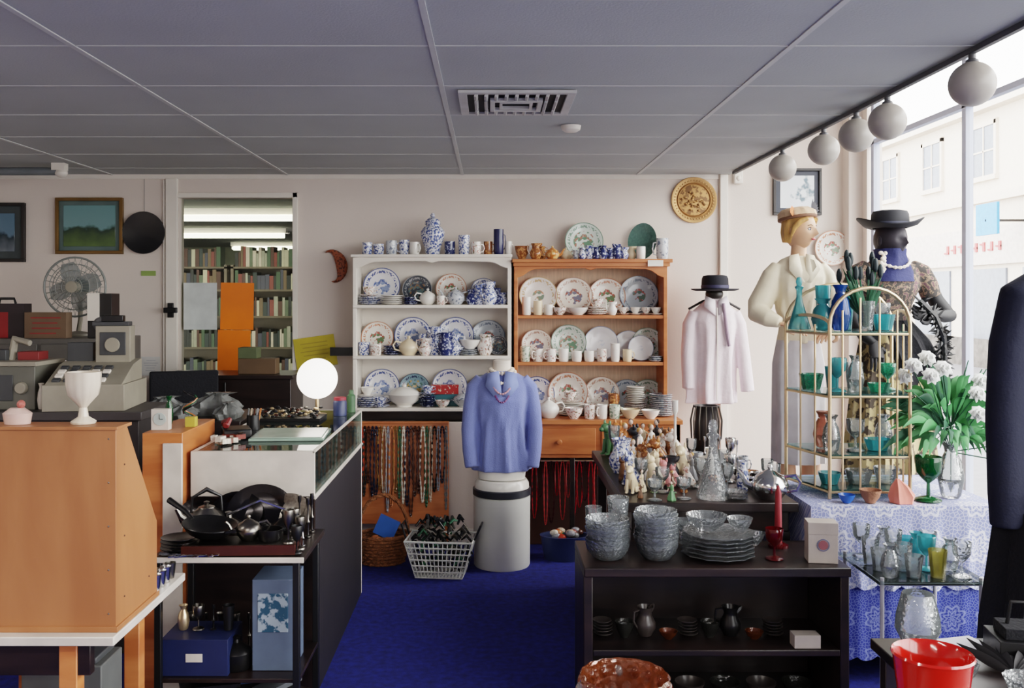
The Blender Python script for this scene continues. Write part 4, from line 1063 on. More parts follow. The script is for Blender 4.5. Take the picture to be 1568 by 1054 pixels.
def hat(name,par,c,rb,rc,h,m,band,wavy=.0,T=None):
    b=B(); n=40
    b.lathe([(rc*.9,.0),(rb*.8,-.006),(rb,.004+wavy*.4),(rb,.009+wavy*.4),(rc*1.02,.008),(rc,.012),(rc*1.0,h*.3),(rc*.97,h*.75),(rc*.88,h*.93),(rc*.55,h),(0,h*.97)],m,n)
    if wavy:
        for i,v in enumerate(b.v):
            rr=math.hypot(v.x,v.y)
            if rr>rc*1.05: v.z+=wavy*(rr-rc)/(rb-rc)*(1.0+cos(2*math.atan2(v.y,v.x)+.4))
    b.lathe([(rc*1.005,.012),(rc*1.03,.014),(rc*1.03,h*.32),(rc*1.0,h*.33)],band,n)
    return b.obj(name,c,parent=par)
hat('felt_hat',par,(-.0,-.02,1.665),.155,.088,.10,M('black_felt',(22,22,32),.85),M('hat_band',(50,50,80),.6))

# --- mannequin with cream blouse
par=empty('cream_blouse_mannequin',(1.72,5.3,0))
crm=M('cream_satin',(228,216,190),.55,var=.05,bump=.25,bscale=25)
b=B()
b.rings([(1.36,0,0,.12,.095,.04,7,0),(1.44,0,0,.105,.085,.04,7,.4),(1.49,0,0,.10,.085,.06,9),(1.55,0,0,.12,.095,.07,9,.5),(1.65,0,-.01,.135,.11,.05,8,1),(1.73,0,-.005,.145,.11,.02,8),(1.79,0,0,.14,.085),(1.83,0,0,.10,.06),(1.85,0,0,.055,.05)],crm,56)
b.tube([(-.11,0,1.79),(-.15,-.005,1.74),(-.18,-.0,1.66),(-.215,.0,1.58),(-.23,-.02,1.53),(-.19,-.09,1.50),(-.14,-.13,1.48)],[.045,.055,.062,.07,.062,.048,.03],crm,18)
b.tube([(.11,0,1.79),(.145,-.005,1.74),(.165,-.01,1.64),(.175,-.02,1.54),(.16,-.08,1.48),(.14,-.13,1.44)],[.045,.055,.058,.06,.05,.03],crm,18)
remesh(b.obj('blouse',parent=par),.007,3)
b=B()
for q in (1,-1):
    Th=Matrix.Translation((-.12,-.15,1.472)) if q<0 else Matrix.Translation((.13,-.16,1.43))
    hand(b,skinm,Th@Matrix.Rotation(radians(100),4,'X')@Matrix.Rotation(radians(-50*q),4,'Y'),.4,q)
b.tube([(0,0,1.80),(0,-.003,1.88),(0,-.012,1.93)],[.05,.042,.042],skinm,18)
Th=Matrix.Translation((0.0,-.018,1.995))@Matrix.Rotation(radians(42),4,'Z')@Matrix.Rotation(radians(4),4,'X')
head_mesh(b,skinm,Th)
b.obj('head_and_hands',parent=par)
b=B(); hair=M('blonde_hair',(196,150,90),.5,var=.35,scale=40,stretch=(1,1,.2))
b.rings([(-.075,0,.05,.05,.04,.05,9),(-.05,0,.042,.068,.052,.05,9),(-.02,0,.034,.08,.066,.04,9),(.03,0,.02,.083,.082,.03,9),(.08,0,.008,.07,.08,.02,9),(.112,0,0,.03,.04,0,9)],hair,40,T=Th)
for sx in (-1,1): b.tube([(sx*.045,-.07,.062),(sx*.072,-.045,.045),(sx*.083,-.015,.01),(sx*.082,.0,-.035)],[.012,.016,.016,.008],hair,10,T=Th)
b.obj('hair',parent=par)
b=B(); ht=M('cream_turban',(206,176,146),.8,bump=.4,bscale=40); Tt=Th@Matrix.Rotation(radians(-12),4,'X')
b.rings([(.058,0,.005,.080,.092,.02,11),(.075,0,.005,.096,.106,.03,11),(.10,0,.008,.094,.102,.04,11,.6),(.12,0,.012,.07,.075,.04,11),(.128,0,.012,.02,.03,0)],ht,48,T=Tt)
b.tube([(.090*cos(a/20*2*pi),.005+.10*sin(a/20*2*pi),.066) for a in range(20)],.010,M('turban_band',(120,86,66),.7),8,closed=True,T=Tt)
of=M('orange_feather',(206,120,76),.8)
for i in range(5): 
    a=2.2+i*.22; leafy(b,(-.07,-.02,.08),(-.07+.06*cos(a),-.03,.085+.05*sin(a)),.016,of,T=Tt)
for i in range(6):
    a=.1+i*.22; leafy(b,(.05,-.06,.09),(.05+.085*cos(a),-.06,.10+.075*sin(a)),.013,M('grey_feather',(56,56,62),.8),T=Tt)
b.obj('turban_hat',parent=par)
b=B(); b.rings([(1.38,0,0,.118,.092,.02,9),(1.25,0,0,.14,.12,.03,9),(1.0,0,0,.14,.13,.05,9),(.7,0,0,.14,.13,.07,9)],M('pale_skirt',(206,202,206),.8),40)
b.obj('skirt',parent=par)
b=B()
for q in (1,-1): b.tube([(q*.07,0,.75),(q*.07,0,.6),(q*.065,.01,.40),(q*.06,.0,.335)],[.05,.055,.035,.03],skinm,14); b.sph((q*.06,-.05,.325),(.035,.1,.025),skinm,12,8)
b.obj('legs',parent=par)
b=B()
for q in (1,-1): b.add([(0,-.118,1.70),(q*.02,-.065,1.86),(q*.07,-.055,1.85),(q*.085,-.105,1.77),(q*.03,-.128,1.70)],[(0,1,2,3,4)],M('cream_collar',(234,224,200),.6))
o=b.obj('collar',parent=par); o.modifiers.new('s','SOLIDIFY').thickness=.006

# --- dark mannequin by window
par=empty('dark_dress_mannequin',(2.08,4.95,0))
fl=china('dark_floral_cloth',(62,58,56),(150,128,104),50,.52,(96,70,76),rough=.9); glove=M('black_glove',(14,14,18),.6)
b=B()
b.rings([(1.44,0,0,.12,.095,.03,7),(1.52,0,0,.105,.085,.02,7),(1.58,0,0,.115,.09),(1.66,0,-.01,.145,.115),(1.72,0,-.005,.15,.11),(1.77,0,0,.145,.085),(1.81,0,0,.10,.06),(1.83,0,0,.055,.045)],fl,40)
b.tube([(.11,0,1.775),(.165,0,1.745),(.20,0,1.68),(.22,0,1.62)],[.045,.055,.055,.05],fl,16)
b.tube([(-.11,0,1.775),(-.16,0,1.745),(-.19,0,1.68),(-.2,0,1.62)],[.045,.055,.055,.05],fl,16)
remesh(b.obj('dress_bodice',parent=par),.008,3)
b=B()
b.tube([(.215,0,1.66),(.245,0,1.60),(.29,-.02,1.535),(.30,-.03,1.525),(.25,-.08,1.52),(.17,-.12,1.53)],[.04,.04,.038,.036,.032,.022],glove,14)
hand(b,glove,Matrix.Translation((.165,-.122,1.53))@Matrix.Rotation(radians(-85),4,'Y')@Matrix.Rotation(radians(20),4,'Z'),.5,-1)
b.tube([(-.2,0,1.66),(-.205,0,1.58),(-.19,-.02,1.50),(-.16,-.07,1.42),(-.12,-.10,1.38)],[.04,.038,.035,.03,.022],glove,14)
hand(b,glove,Matrix.Translation((-.118,-.105,1.375))@Matrix.Rotation(radians(150),4,'X'),.4,1)
b.obj('gloved_arms',parent=par)
b=B(); dsk=M('shadowed_head',(46,42,50),.6); Th=Matrix.Translation((0,-.015,1.915))@Matrix.Rotation(radians(25),4,'Z')
b.tube([(0,0,1.78),(0,0,1.87)],[.05,.045],dsk,16); head_mesh(b,dsk,Th,lips=False); b.obj('head',parent=par)
b=B(); sc=M('navy_scarf',(36,42,90),.8,bump=.3)
b.rings([(1.70,0,-.03,.12,.10,.05,5),(1.75,0,-.02,.115,.09,.06,6),(1.80,0,-.015,.09,.08,.06,7),(1.84,0,-.01,.075,.085,.05,7),(1.87,0,-.01,.08,.09,.04,6)],sc,40); b.obj('scarf',parent=par)
b=B(); necklace(b,0,-.01,1.82,.09,.05,pearl,.09,.010,46,.02)
for i in range(18): b.sph((-.085+.03*R.random(),-.09-.01*R.random(),1.80+R.uniform(-.05,.05)),.011,pearl,8,6)
b.obj('pearls',parent=par)
hat('wide_brim_hat',par,(0,-.01,1.978),.165,.095,.095,M('black_straw',(24,26,34),.7),M('hat_band_grey',(60,64,84),.6),.02)
b=B(); sg=china('gold_stripe_cloth',(180,162,118),(70,60,50),24,.52,rough=.8)
b.rings([(1.5,0,0,.105,.085,.0,12),(1.40,0,0,.14,.11,.06,12),(1.2,0,0,.17,.15,.09,12),(.8,0,0,.21,.18,.1,12),(.5,0,0,.23,.19,.1,12)],sg,60); b.obj('skirt',parent=par)
b=B(); b.rings([(1.5,.0,0,.11,.09,.0,9),(1.40,.03,0,.16,.125,.08,9),(1.27,.07,0,.18,.15,.12,9),(1.15,.10,0,.16,.14,.12,9)],blackc,50); b.obj('peplum',parent=par)
b=B(); path=[Vector(p) for p in ((.10,-.13,1.60),(.17,-.15,1.52),(.22,-.13,1.42),(.24,-.10,1.30),(.23,-.10,1.18),(.20,-.10,1.08))]
for i in range(260):
    t=R.uniform(0,len(path)-1.001); k=int(t); c=path[k].lerp(path[k+1],t-k); a=R.uniform(0,2*pi); e=R.uniform(-1,1); d=Vector((cos(a)*cos(e),sin(a)*cos(e)*.6,sin(e)))
    leafy(b,c,c+d*R.uniform(.04,.07),.006,black)
b.tube(path,.018,black,8); b.obj('feather_boa',parent=par)
b=B(); b.tube([(0,0,.3),(0,0,1.0)],.02,black,10); b.lathe([(0,.301),(.16,.301),(.16,.315),(.03,.33),(0,.33)],black,28); b.obj('stand',parent=par)

# --- navy jacket on a dress form, right foreground
par=empty('navy_jacket_dress_form',(1.92,3.0,0))
nav=M('navy_wool',(20,24,44),.85,var=.1,bump=.15,bscale=120)
b=B()
b.rings([(.92,0,0,.30,.18,.02,7),(1.1,0,0,.24,.16,.02,7,.4),(1.25,0,0,.21,.15,.01,7),(1.42,0,0,.22,.15),(1.56,0,0,.23,.13),(1.65,0,0,.19,.10),(1.70,0,0,.10,.07),(1.73,0,0,.06,.06)],nav,44)
for q in (1,-1): b.tube([(q*.17,0,1.66),(q*.24,0,1.62),(q*.275,0,1.47),(q*.295,-.01,1.25),(q*.295,-.02,1.0),(q*.29,-.02,.90)],[.06,.068,.064,.06,.058,.056],nav,16)
remesh(b.obj('jacket',parent=par),.01,3)
b=B(); b.rings([(.95,0,0,.30,.18,.04,9),(.6,0,0,.34,.22,.06,9),(.16,0,0,.36,.24,.08,9)],blackc,44); b.obj('skirt',parent=par)
b=B(); b.tube([(0,0,1.68),(0,0,1.80)],[.05,.045],black,14); b.tube([(0,0,0),(0,0,.5)],.02,black,10); b.lathe([(0,0),(.17,0),(.17,.015),(.03,.03),(0,.03)],black,28); b.obj('form',parent=par)
b=B(); b.tube([(-.26,-.13,1.00),(-.15,-.185,.995),(0,-.20,.99)],[.012,.018,.014],M('pink_sash',(176,110,130),.7),8); b.obj('sash',parent=par)

# ------------------------------------------------------------------ left foreground: bureau on white table
wt=M('white_laminate',(206,198,188),.4)
b=B(); b.bx(-2.0,-1.02,2.56,3.16,.675,.70,wt)
for x in (-1.95,-1.50,-1.16):
    for y in (2.62,3.08): b.bx(x-.025,x+.025,y-.025,y+.025,0,.675,pine)
b.bx(-1.95,-1.1,2.60,2.63,.58,.675,darkw)
b.obj('white_top_table',bevel=.003)
b=B(); X0,X1=-1.9,-1.03
prof=[(2.60,.70),(2.92,.70),(2.92,.93),(2.90,.955),(2.68,1.255),(2.60,1.255)]
def extr(prof,x0,x1,m):
    n=len(prof); vs=[(x0,y,z) for y,z in prof]+[(x1,y,z) for y,z in prof]
    fs=[tuple(range(n)),tuple(reversed(range(n,2*n)))]+[(i,(i+1)%n,(i+1)%n+n,i+n) for i in range(n)]
    b.add(vs,fs,m)
extr(prof,X0,X1,bureauw)
for i in range(5): b.sph((X1-.02,2.6,.75+i*.12),.003,dsilver,6,4)
for (yy_,zz_) in ((2.66,.78),(2.66,.95),(2.66,1.15),(2.85,.78)): b.sph((X1,yy_,zz_),.003,M('screw_dark',(60,30,16),.5),6,4)
b.bx(X0-.004,X1+.006,2.594,2.70,1.255,1.264,bureauw); b.bx(X0-.004,X1+.006,2.594,2.925,.7005,.715,bureauw)
b.obj('wooden_bureau',bevel=.003)
b=B(); b.lathe([(0,0),(.032,0),(.034,.006),(.014,.02),(.010,.045),(.018,.055),(.04,.08),(.046,.11),(.047,.145),(.043,.145),(.04,.1),(0,.07)],M('milk_glass',(216,204,186),.2),36,flute=.03,fn=12); b.obj('milk_glass_goblet',(-1.145,2.66,1.265))
b=B(); b.rings([(0,0,0,.035,.025),(.03,0,0,.04,.03),(.045,0,0,.02,.015)],M('pink_china',(210,180,170),.3),20); b.sph((0.01,0,.055),.012,M('pink_rose',(180,100,90),.4),8,6); b.obj('trinket_box',(-1.325,2.65,1.265))
b=B(); b.bx(-1.385,-1.225,3.76,4.2,.0,1.08,pine); b.bx(-1.30,-1.223,3.745,3.76,.0,1.04,wt); b.obj('narrow_wood_cabinet',bevel=.003)
b=B(); b.bx(-.035,.035,-.02,.02,0,.085,wt); b.lathe([(0,0),(.026,0),(.026,.003),(0,.003)],M('clock_face',(180,190,186),.3),20,T=Matrix.Translation((0,-.0205,.045))@Matrix.Rotation(radians(90),4,'X')); b.bx(-.001,.001,-.026,-.024,.045,.065,black); b.bx(0,.015,-.026,-.024,.044,.046,black); b.obj('desk_clock',(-1.34,3.85,1.081),bevel=.004)
b=B(); b.bx(-.02,.02,-.02,.02,0,.04,M('yellow_carton',(190,170,70),.5)); b.obj('yellow_carton',(-1.25,3.95,1.081))
b=B()
for k in range(4):
    b.tube([(.03*cos(t*.8+k),.03*sin(t*.8+k),.006+.012*t+.01*k) for t in range(9)],.003,R.choice([black,leafd,nm[5]]),6)
b.obj('coiled_cable',(-1.30,4.09,1.081))
put('bottle', vase(dgreen,.12,.018,0), -1.36, 4.0, 1.081)
# glass display counter
b=B(); gx0,gx1,gy0,gy1=-1.205,-.71,3.80,5.2
b.bx(gx0,gx1,gy0,gy0+.025,.82,1.0,wt); b.bx(gx0,gx1,gy0,gy0+.025,.0,.82,darkw)  # lower front coloured dark to stand for the shade under the case
b.bx(gx0,gx0+.02,gy0+.026,gy1,.0,1.0,white); b.bx(gx0,gx1,gy1-.02,gy1,0,1.0,white); b.bx(gx0,gx1,gy0+.02,gy1,.80,.82,wt)
b.bx(gx0+.02,gx1,gy0+.02,gy1-.02,.99,1.0,shelfg); b.bx(gx1-.008,gx1,gy0+.026,gy1-.02,.82,.99,shelfg)
b.bx(gx1-.02,gx1,gy0+.026,gy1-.02,0,.80,M('counter_side_shade',(30,27,32),.6))  # dark side sheet: shade below the glass put into its colour
for z in (.815,1.0): b.tube([(gx1,gy0,z),(gx1,gy1,z)],.007,wt,6)
b.obj('glass_display_counter')
b=B()
for i in range(150):
    x=R.uniform(gx0+.05,gx1-.03) if i%2 else R.uniform(gx1-.16,gx1-.03); y=R.uniform(gy0+.06,gy1-.06)
    m=R.choice([brass,chrome,nm[0],nm[6],wt,wt,black,M('velvet_green',(130,160,140),.8)])
    if i%3: b.box((x,y,.832),(R.uniform(.02,.05),R.uniform(.02,.05),.022),m,rot=(0,0,R.uniform(0,90)))
    else: b.sph((x,y,.845),(.015,.015,.022),m,8,6)
b.obj('jewellery_collection')
b=B(); b.bx(-.17,.15,-.1,.1,0,.015,black)
for i in range(90): b.sph((R.uniform(-.15,.13),R.uniform(-.09,.09),.02+R.uniform(0,.035)),(.012,.009,.007),R.choice([black,dsilver,nm[7],brass,black]),7,5)
b.obj('costume_jewellery_tray',(-1.0,4.8,1.001))
b=B(); b.bx(-.06,.06,-.08,.08,0,.04,black); b.tube([(-.05,-.05,.055),(-.03,0,.075),(-.05,.05,.055)],[.016,.012,.016],M('red_plastic',(120,40,40),.4),8); b.obj('telephone',(-1.13,4.2,1.001),(0,0,20),bevel=.006)
b=B(); b.bx(-.16,.16,-.16,.16,0,.012,M('pale_green_glass',(150,172,158),.08)); b.bx(-.15,.15,-.15,.15,.012,.016,M('receipt_paper',(170,184,172),.15)); b.obj('glass_counter_mat',(-.89,4.22,1.001),(0,0,4),bevel=.003)
b=B()
for i in range(5): b.tube([(i*.012,0,.0),(i*.014+.01,0,.10)],.004,R.choice(nm),6)
b.lathe([(0,0),(.03,0),(.03,.07),(.027,.07),(.027,.01),(0,.01)],black,16,c=(.03,0,0)); b.obj('pen_pot',(-1.14,4.42,1.001))
b=B()
for i in range(14): b.box((R.uniform(-.06,.06),R.uniform(-.08,.08),.01+R.uniform(0,.02)),(R.uniform(.02,.06),.02,.02),R.choice([black,nm[6],nm[3],wt]),rot=(0,0,R.uniform(0,180)))
b.obj('assorted_pens_and_labels',(-1.11,4.02,1.001))
b=B(); b.lathe([(0,0),(.05,0),(.05,.012),(.012,.02),(.01,.09),(.03,.095),(.03,.1),(0,.1)],brass,24); b.sph((0,0,.195),.105,M('lit_globe',(255,246,236),.3,emit=2.8,var=.01),36,24); b.obj('globe_table_lamp',(-.905,4.93,1.001))
b=B(); b.lathe([(0,0),(.035,0),(.035,.07),(.03,.08),(0,.08)],bb,20); b.lathe([(0,.08),(.032,.08),(.032,.095),(0,.095)],M('red_lid',(150,50,60),.4),20); b.obj('blue_jar',(-.79,4.95,1.001))
b=B(); b.lathe([(0,0),(.022,0),(.022,.09),(.012,.1),(.012,.12),(0,.12)],M('green_jar',(70,100,70),.4),20); b.obj('bottle',(-.75,5.08,1.001))
b=B(); b.bx(-1.95,-1.25,4.72,5.25,0,1.0,darkw); b.obj('dark_storage_cabinet',bevel=.004)
gb=M('grey_plastic_bag',(110,112,110),.35,var=.4,scale=14,bump=.6,bscale=18)
for (x,y,s) in [(-1.72,4.95,.85),(-1.46,5.0,1.0),(-1.57,4.82,.65),(-1.35,4.84,.7)]:
    b=B(); b.rings([(0,0,0,.11,.09,.08,5),(.04,0,0,.13,.1,.15,5,.6),(.07,0,.0,.09,.07,.3,6,1.2),(.10,.01,0,.04,.03,.4,6,2),(.115,.03,0,.06,.03,.4,7,1)],gb,40)
    b.obj('carrier_bag',(x,y,1.001),(0,0,R.uniform(0,90)),s)
b=B(); b.bx(-2.1,-1.27,6.0,6.4,0,1.10,darkw); b.bx(-2.12,-1.25,5.98,6.4,1.10,1.125,darkw); b.bx(-1.69,-1.68,5.99,6.0,.1,1.08,black); b.obj('dark_sideboard',bevel=.003)
b=B(); b.bx(-.12,.12,-.06,.06,0,.10,M('brown_box',(90,70,50),.7)); b.bx(-.12,.0,-.06,.06,.1,.17,M('olive_box',(84,92,64),.7)); b.obj('stacked_boxes',(-1.5,6.12,1.126),bevel=.003)
b=B(); b.rings([(.50,0,0,.22,.22),(.56,0,0,.22,.22)],blackc,30); b.box((0,.2,.98),(.4,.05,.38),blackc,rot=(-6,0,0)); b.tube([(0,.2,.55),(0,.25,.8)],.02,black,8)
b.tube([(0,0,.08),(0,0,.5)],.025,black,10)
for i in range(5): a=2*pi*i/5; b.tube([(0,0,.1),(.27*cos(a),.27*sin(a),.06)],.018,black,8); b.sph((.27*cos(a),.27*sin(a),.03),.03,black,10,6)
b.obj('office_chair',(-1.80,5.58,0),(0,0,20),bevel=.01)
b=B(); b.bx(-2.9,-1.6,4.3,4.65,.0,1.06,M('counter_dark',(48,44,44),.6)); b.bx(-2.92,-1.58,4.28,4.70,1.06,1.10,M('counter_top',(60,56,56),.5)); b.obj('shop_counter',bevel=.004)
tillm=M('till_grey',(142,136,122),.5); tilld=M('till_dark',(60,62,64),.5)
b=B(); b.bx(-.18,.18,-.2,.2,0,.12,tillm)
b.add([(-.17,-.2,.12),(.17,-.2,.12),(.17,.15,.12),(-.17,.15,.12),(-.17,.0,.2),(.17,.0,.2),(.17,.15,.22),(-.17,.15,.22)],[(0,1,5,4),(4,5,6,7),(3,2,6,7),(0,4,7,3),(1,2,6,5),(0,1,2,3)],tillm)
for i in range(5):
    for j in range(4): b.box((-.13+.05*i,-.16+.04*j,.138+.016*j),(.034,.028,.016),R.choice([tilld,white,tilld]),rot=(22,0,0))
b.bx(-.02,.14,.05,.14,.2,.38,tillm); b.bx(.0,.12,.045,.05,.24,.35,tilld); b.lathe([(0,0),(.035,0),(.035,.01),(0,.01)],tillm,20,T=Matrix.Translation((.06,.045,.29))@Matrix.Rotation(radians(90),4,'X'))
b.bx(-.16,-.04,.08,.14,.2,.30,tilld); b.bx(-.04,.13,.06,.13,.38,.40,tilld); b.bx(.0,.10,.07,.12,.40,.43,black)
b.obj('cash_register',(-1.87,4.49,1.101),(0,0,6),bevel=.006)
b=B(); b.bx(-.2,.2,-.14,.14,0,.20,M('machine_grey',(92,92,84),.45)); b.bx(-.17,.1,-.145,-.14,.04,.16,tilld); b.bx(-.21,.21,-.15,.15,.2,.22,tillm); b.lathe([(0,0),(.03,0),(.025,.02),(0,.02)],tillm,16,T=Matrix.Translation((.14,-.14,.1))@Matrix.Rotation(radians(90),4,'X'))
b.bx(-.1,.02,-.05,.05,.22,.27,tilld); b.bx(-.19,-.13,-.05,.05,.22,.30,black); b.bx(.06,.16,-.02,.08,.22,.26,M('red_box_small',(120,40,40),.5))
b.tube([(.02,0,.22),(.04,0,.32),(.12,-.02,.30)],[.02,.02,.015],tillm,8); b.obj('receipt_printer',(-2.30,4.5,1.101),bevel=.006)
b=B(); fc=M('filing_grey',(84,82,78),.5); b.bx(-3.0,-2.2,5.45,5.95,0,1.38,fc)
for z in (.05,.38,.71,1.04):
    b.bx(-2.98,-2.61,5.44,5.452,z,z+.31,fc); b.bx(-2.59,-2.22,5.44,5.452,z,z+.31,fc); b.bx(-2.85,-2.75,5.425,5.44,z+.2,z+.22,chrome); b.bx(-2.45,-2.35,5.425,5.44,z+.2,z+.22,chrome)
b.obj('filing_cabinet',bevel=.004)
b=B(); fg=M('fan_wire',(120,124,120),.4); fb=glass('fan_blade',(150,162,164),.6)
T=Matrix.Translation((0,0,.30))@Matrix.Rotation(radians(90),4,'X')
for r in (.18,.14,.10,.06):
    for dz in (.035,-.035) if r<.18 else (0,): b.tube([(r*cos(2*pi*i/36),r*sin(2*pi*i/36),dz*(1-(r/.18)**2)*2) for i in range(36)],.0025 if r<.18 else .007,fg,6,closed=True,T=T)
for i in range(28):
    a=2*pi*i/28
    for s_ in (1,-1): b.tube([(.03*cos(a),.03*sin(a),s_*.07),(.11*cos(a),.11*sin(a),s_*.045),(.178*cos(a),.178*sin(a),0)],.0014,fg,4,T=T)
b.lathe([(0,-.075),(.035,-.07),(.035,.07),(0,.075)],tillm,20,T=T)
for i in range(4):
    a=pi/2*i+.3; vs=[]
    for j in range(6):
        q=.03+j*.025
        for s_ in (-1,1): w=.015+.05*sin(pi*(j+.6)/6.5); an=a+s_*w/q*.9; vs.append((q*cos(an),q*sin(an),s_*.012))
    b.add(vs,[(2*j,2*j+1,2*j+3,2*j+2) for j in range(5)],fb,T)
b.lathe([(0,-.08),(.05,-.08),(.05,-.14),(0,-.15)],tillm,20,T=T)
b.tube([(0,.1,.28),(0,.1,.1),(0,.06,.02)],.015,tillm,8); b.lathe([(0,0),(.1,0),(.1,.015),(.02,.03),(0,.03)],tillm,28,c=(0,.05,0))
b.obj('desk_fan',(-2.53,5.76,1.381),(0,0,6))
b=B(); b.bx(-.12,.12,-.04,.04,0,.15,M('cardboard_sign',(104,84,66),.8))
for i in range(4): b.bx(-.09+R.uniform(0,.02),.09-R.uniform(0,.03),-.0415,-.04,.115-.03*i,.122-.03*i,M('red_ink',(140,50,50),.8))
b.obj('cardboard_sign',(-2.58,5.52,1.381))
b=B(); b.bx(-.07,.07,-.06,.06,0,.26,black); b.bx(-.072,.0,-.062,-.06,.10,.262,white); b.lathe([(0,0),(.045,0),(.03,.01),(0,.002)],M('speaker_cone',(90,90,92),.7),20,T=Matrix.Translation((.005,-.06,.08))@Matrix.Rotation(radians(90),4,'X')); b.obj('loudspeaker',(-2.29,5.6,1.381),bevel=.005)
b=B(); b.bx(-.12,.12,-.05,.05,0,.20,M('dark_case',(40,30,34),.5)); b.bx(-.121,.03,-.051,-.05,.0,.15,M('red_panel',(140,26,30),.5)); b.tube([(-.05,0,.2),(-.04,0,.23),(.04,0,.23),(.05,0,.2)],.008,black,6); b.obj('laptop_case',(-2.86,5.6,1.381),bevel=.01)
for i in range(2): put('stationery_bottle', vase([wt,tilld][i],.12,.018,0), -2.08, 4.38+.1*i, 1.101)

# ------------------------------------------------------------------ silver table
b=B(); b.bx(-1.20,-.66,3.34,3.76,.68,.70,darkw); b.bx(-1.20,-.66,3.335,3.34,.682,.702,wt)
for x in (-1.18,-.69):
    for y in (3.36,3.73): b.bx(x-.012,x+.012,y-.012,y+.012,0,.68,black)
b.bx(-1.19,-.68,3.36,3.74,.25,.265,darkw); b.obj('trestle_table',bevel=.002)
def sil(me,n,x,y,z=.7025,rz=0,sc=1): put(n,me,x,y,z,rz,sc)
def saucepan(m,r,h,lid=True):
    b=B(); b.lathe([(0,0),(r*.9,0),(r,.01),(r,h),(r*.95,h),(r*.93,.015),(0,.012)],m,26)
    if lid: b.lathe([(r*1.03,h),(r*.9,h+.012),(r*.4,h+.03),(.012,h+.034),(.01,h+.045),(.016,h+.055),(0,h+.06)],m,26)
    b.tube([(r*.95,0,h*.85),(r*1.3,0,h*.95),(r*2.3,0,h*1.05)],[.008,.007,.01],black,8)
    return b.mesh('pan')
def kettle(m):
    b=B(); b.lathe([(0,0),(.06,0),(.075,.01),(.08,.05),(.065,.095),(.035,.115),(.033,.12),(.01,.128),(.012,.14),(0,.145)],m,26)
    b.tube([(.065,0,.06),(.1,0,.09),(.115,0,.12)],[.018,.012,.009],m,8)
    b.tube([(-.06,0,.1),(-.055,0,.16),(0,0,.19),(.055,0,.16),(.06,0,.1)],[.005,.006,.01,.006,.005],black,8)
    return b.mesh('kettle')
b=B(); b.bx(-.2,.2,-.075,.075,0,.035,M('mahogany',(60,26,18),.3)); b.bx(-.19,.19,-.065,.065,.035,.036,dsilver); b.obj('wooden_canteen_box',(-.90,3.43,.7025),(0,0,3),bevel=.006)
place('silver_kettle',kettle(dsilver),(-1.09,3.63,.7025),(0,0,200),.95); place('silver_teapot',teapot(dsilver,.6),(-.88,3.44,.739),(0,0,200))
b=B(); b.lathe([(0,0),(.03,0),(.075,.025),(.1,.055),(.098,.058),(.07,.03),(0,.012)],castiron,32); b.tube([(.09,0,.05),(.13,0,.07),(.22,0,.09)],[.008,.009,.012],black,8); b.tube([(-.1,-.02,.055),(-.125,0,.06),(-.1,.02,.055)],.006,castiron,6); b.obj('black_wok',(-1.03,3.45,.739),(0,-8,150))
sil(stack(castiron,.065,4),'iron_griddle_plates',-1.13,3.43); 
place('saucepan',saucepan(dsilver,.06,.05),(-.99,3.58,.7025),(0,0,-15)); place('black_saucepan',saucepan(castiron,.05,.05),(-.78,3.58,.7025),(0,0,150)); place('black_saucepan',saucepan(castiron,.045,.04,False),(-.80,3.44,.739),(0,0,20))
for (x,y,r,t,rz) in [(-.90,3.70,.095,68,10),(-.99,3.69,.085,60,-10),(-.79,3.69,.08,62,-20),(-1.13,3.71,.07,66,5)]:
    o=up_plate(R.choice([M('black_enamel_tray',(36,34,36),.15,.8),dsilver]),x,y,.7025,r,t,rz,'serving_tray'); o.scale=(r*1.3,r,r)
for i in range(6): sil(vase(R.choice([chrome,dsilver,black]),R.choice([.07,.10,.12]),.02,R.choice([2,4])),'silver_cruet',-.725+.03*(i%2),3.385+.055*(i//2),.7025 if i%2 else .739)
for (x,y) in ((-.70,3.62),(-.70,3.70),(-.74,3.66)): sil(vase(dsilver,.15,.024,4),'silver_candlestick',x,y)
b=B(); b.tube([(-.1,0,.03),(-.12,0,.10),(0,0,.15),(.12,0,.10),(.1,0,.03)],.005,chrome,6); b.rings([(0,0,0,.06,.04),(.03,0,0,.11,.07,.03,9),(.035,0,0,.105,.065,.03,9),(.01,0,0,.05,.03)],chrome,40); b.obj('silver_cake_basket',(-.87,3.575,.7025),(0,0,10))
b=B()
for i in range(22):
    x,y=R.uniform(-.22,.0),R.uniform(-.03,.03); a=R.uniform(-.5,.5)
    b.tube([(x-.04*cos(a),y-.04*sin(a),.004),(x+.03*cos(a),y+.03*sin(a),.006)],[.003,.002],chrome,5); b.sph((x+.04*cos(a),y+.04*sin(a),.006),(.012,.008,.003),chrome,8,5)
b.obj('loose_cutlery',(-.95,3.365,.7025))
b=B(); b.bx(-.075,.075,-.09,.09,0,.33,M('pale_blue_box',(84,98,120),.5)); b.bx(-.055,.055,-.093,-.09,.14,.28,china('box_print',(150,164,176),(50,80,100),30,.5)); b.obj('picture_box',(-.79,3.52,.266),bevel=.003)
b=B(); b.bx(-.12,.12,-.1,.1,0,.13,M('navy_box',(24,34,74),.5)); b.bx(-.03,.03,-.102,-.1,.05,.08,wt); b.obj('navy_carton',(-1.06,3.48,.266),bevel=.004)
for i in range(5): put('silver_cruet', vase(dsilver,.14,.022,[2,4,0][i%3]), -1.15+.055*i, 3.64, .266)
for i in range(4): put('brass_ornament', vase([brass,dsilver,castiron,black][i],.09,.022,[0,2,4,1][i]), -1.13+.055*i, 3.48, .398)
place('black_saucepan',saucepan(castiron,.055,.06),(-.93,3.46,.266),(0,0,100))
b=B()
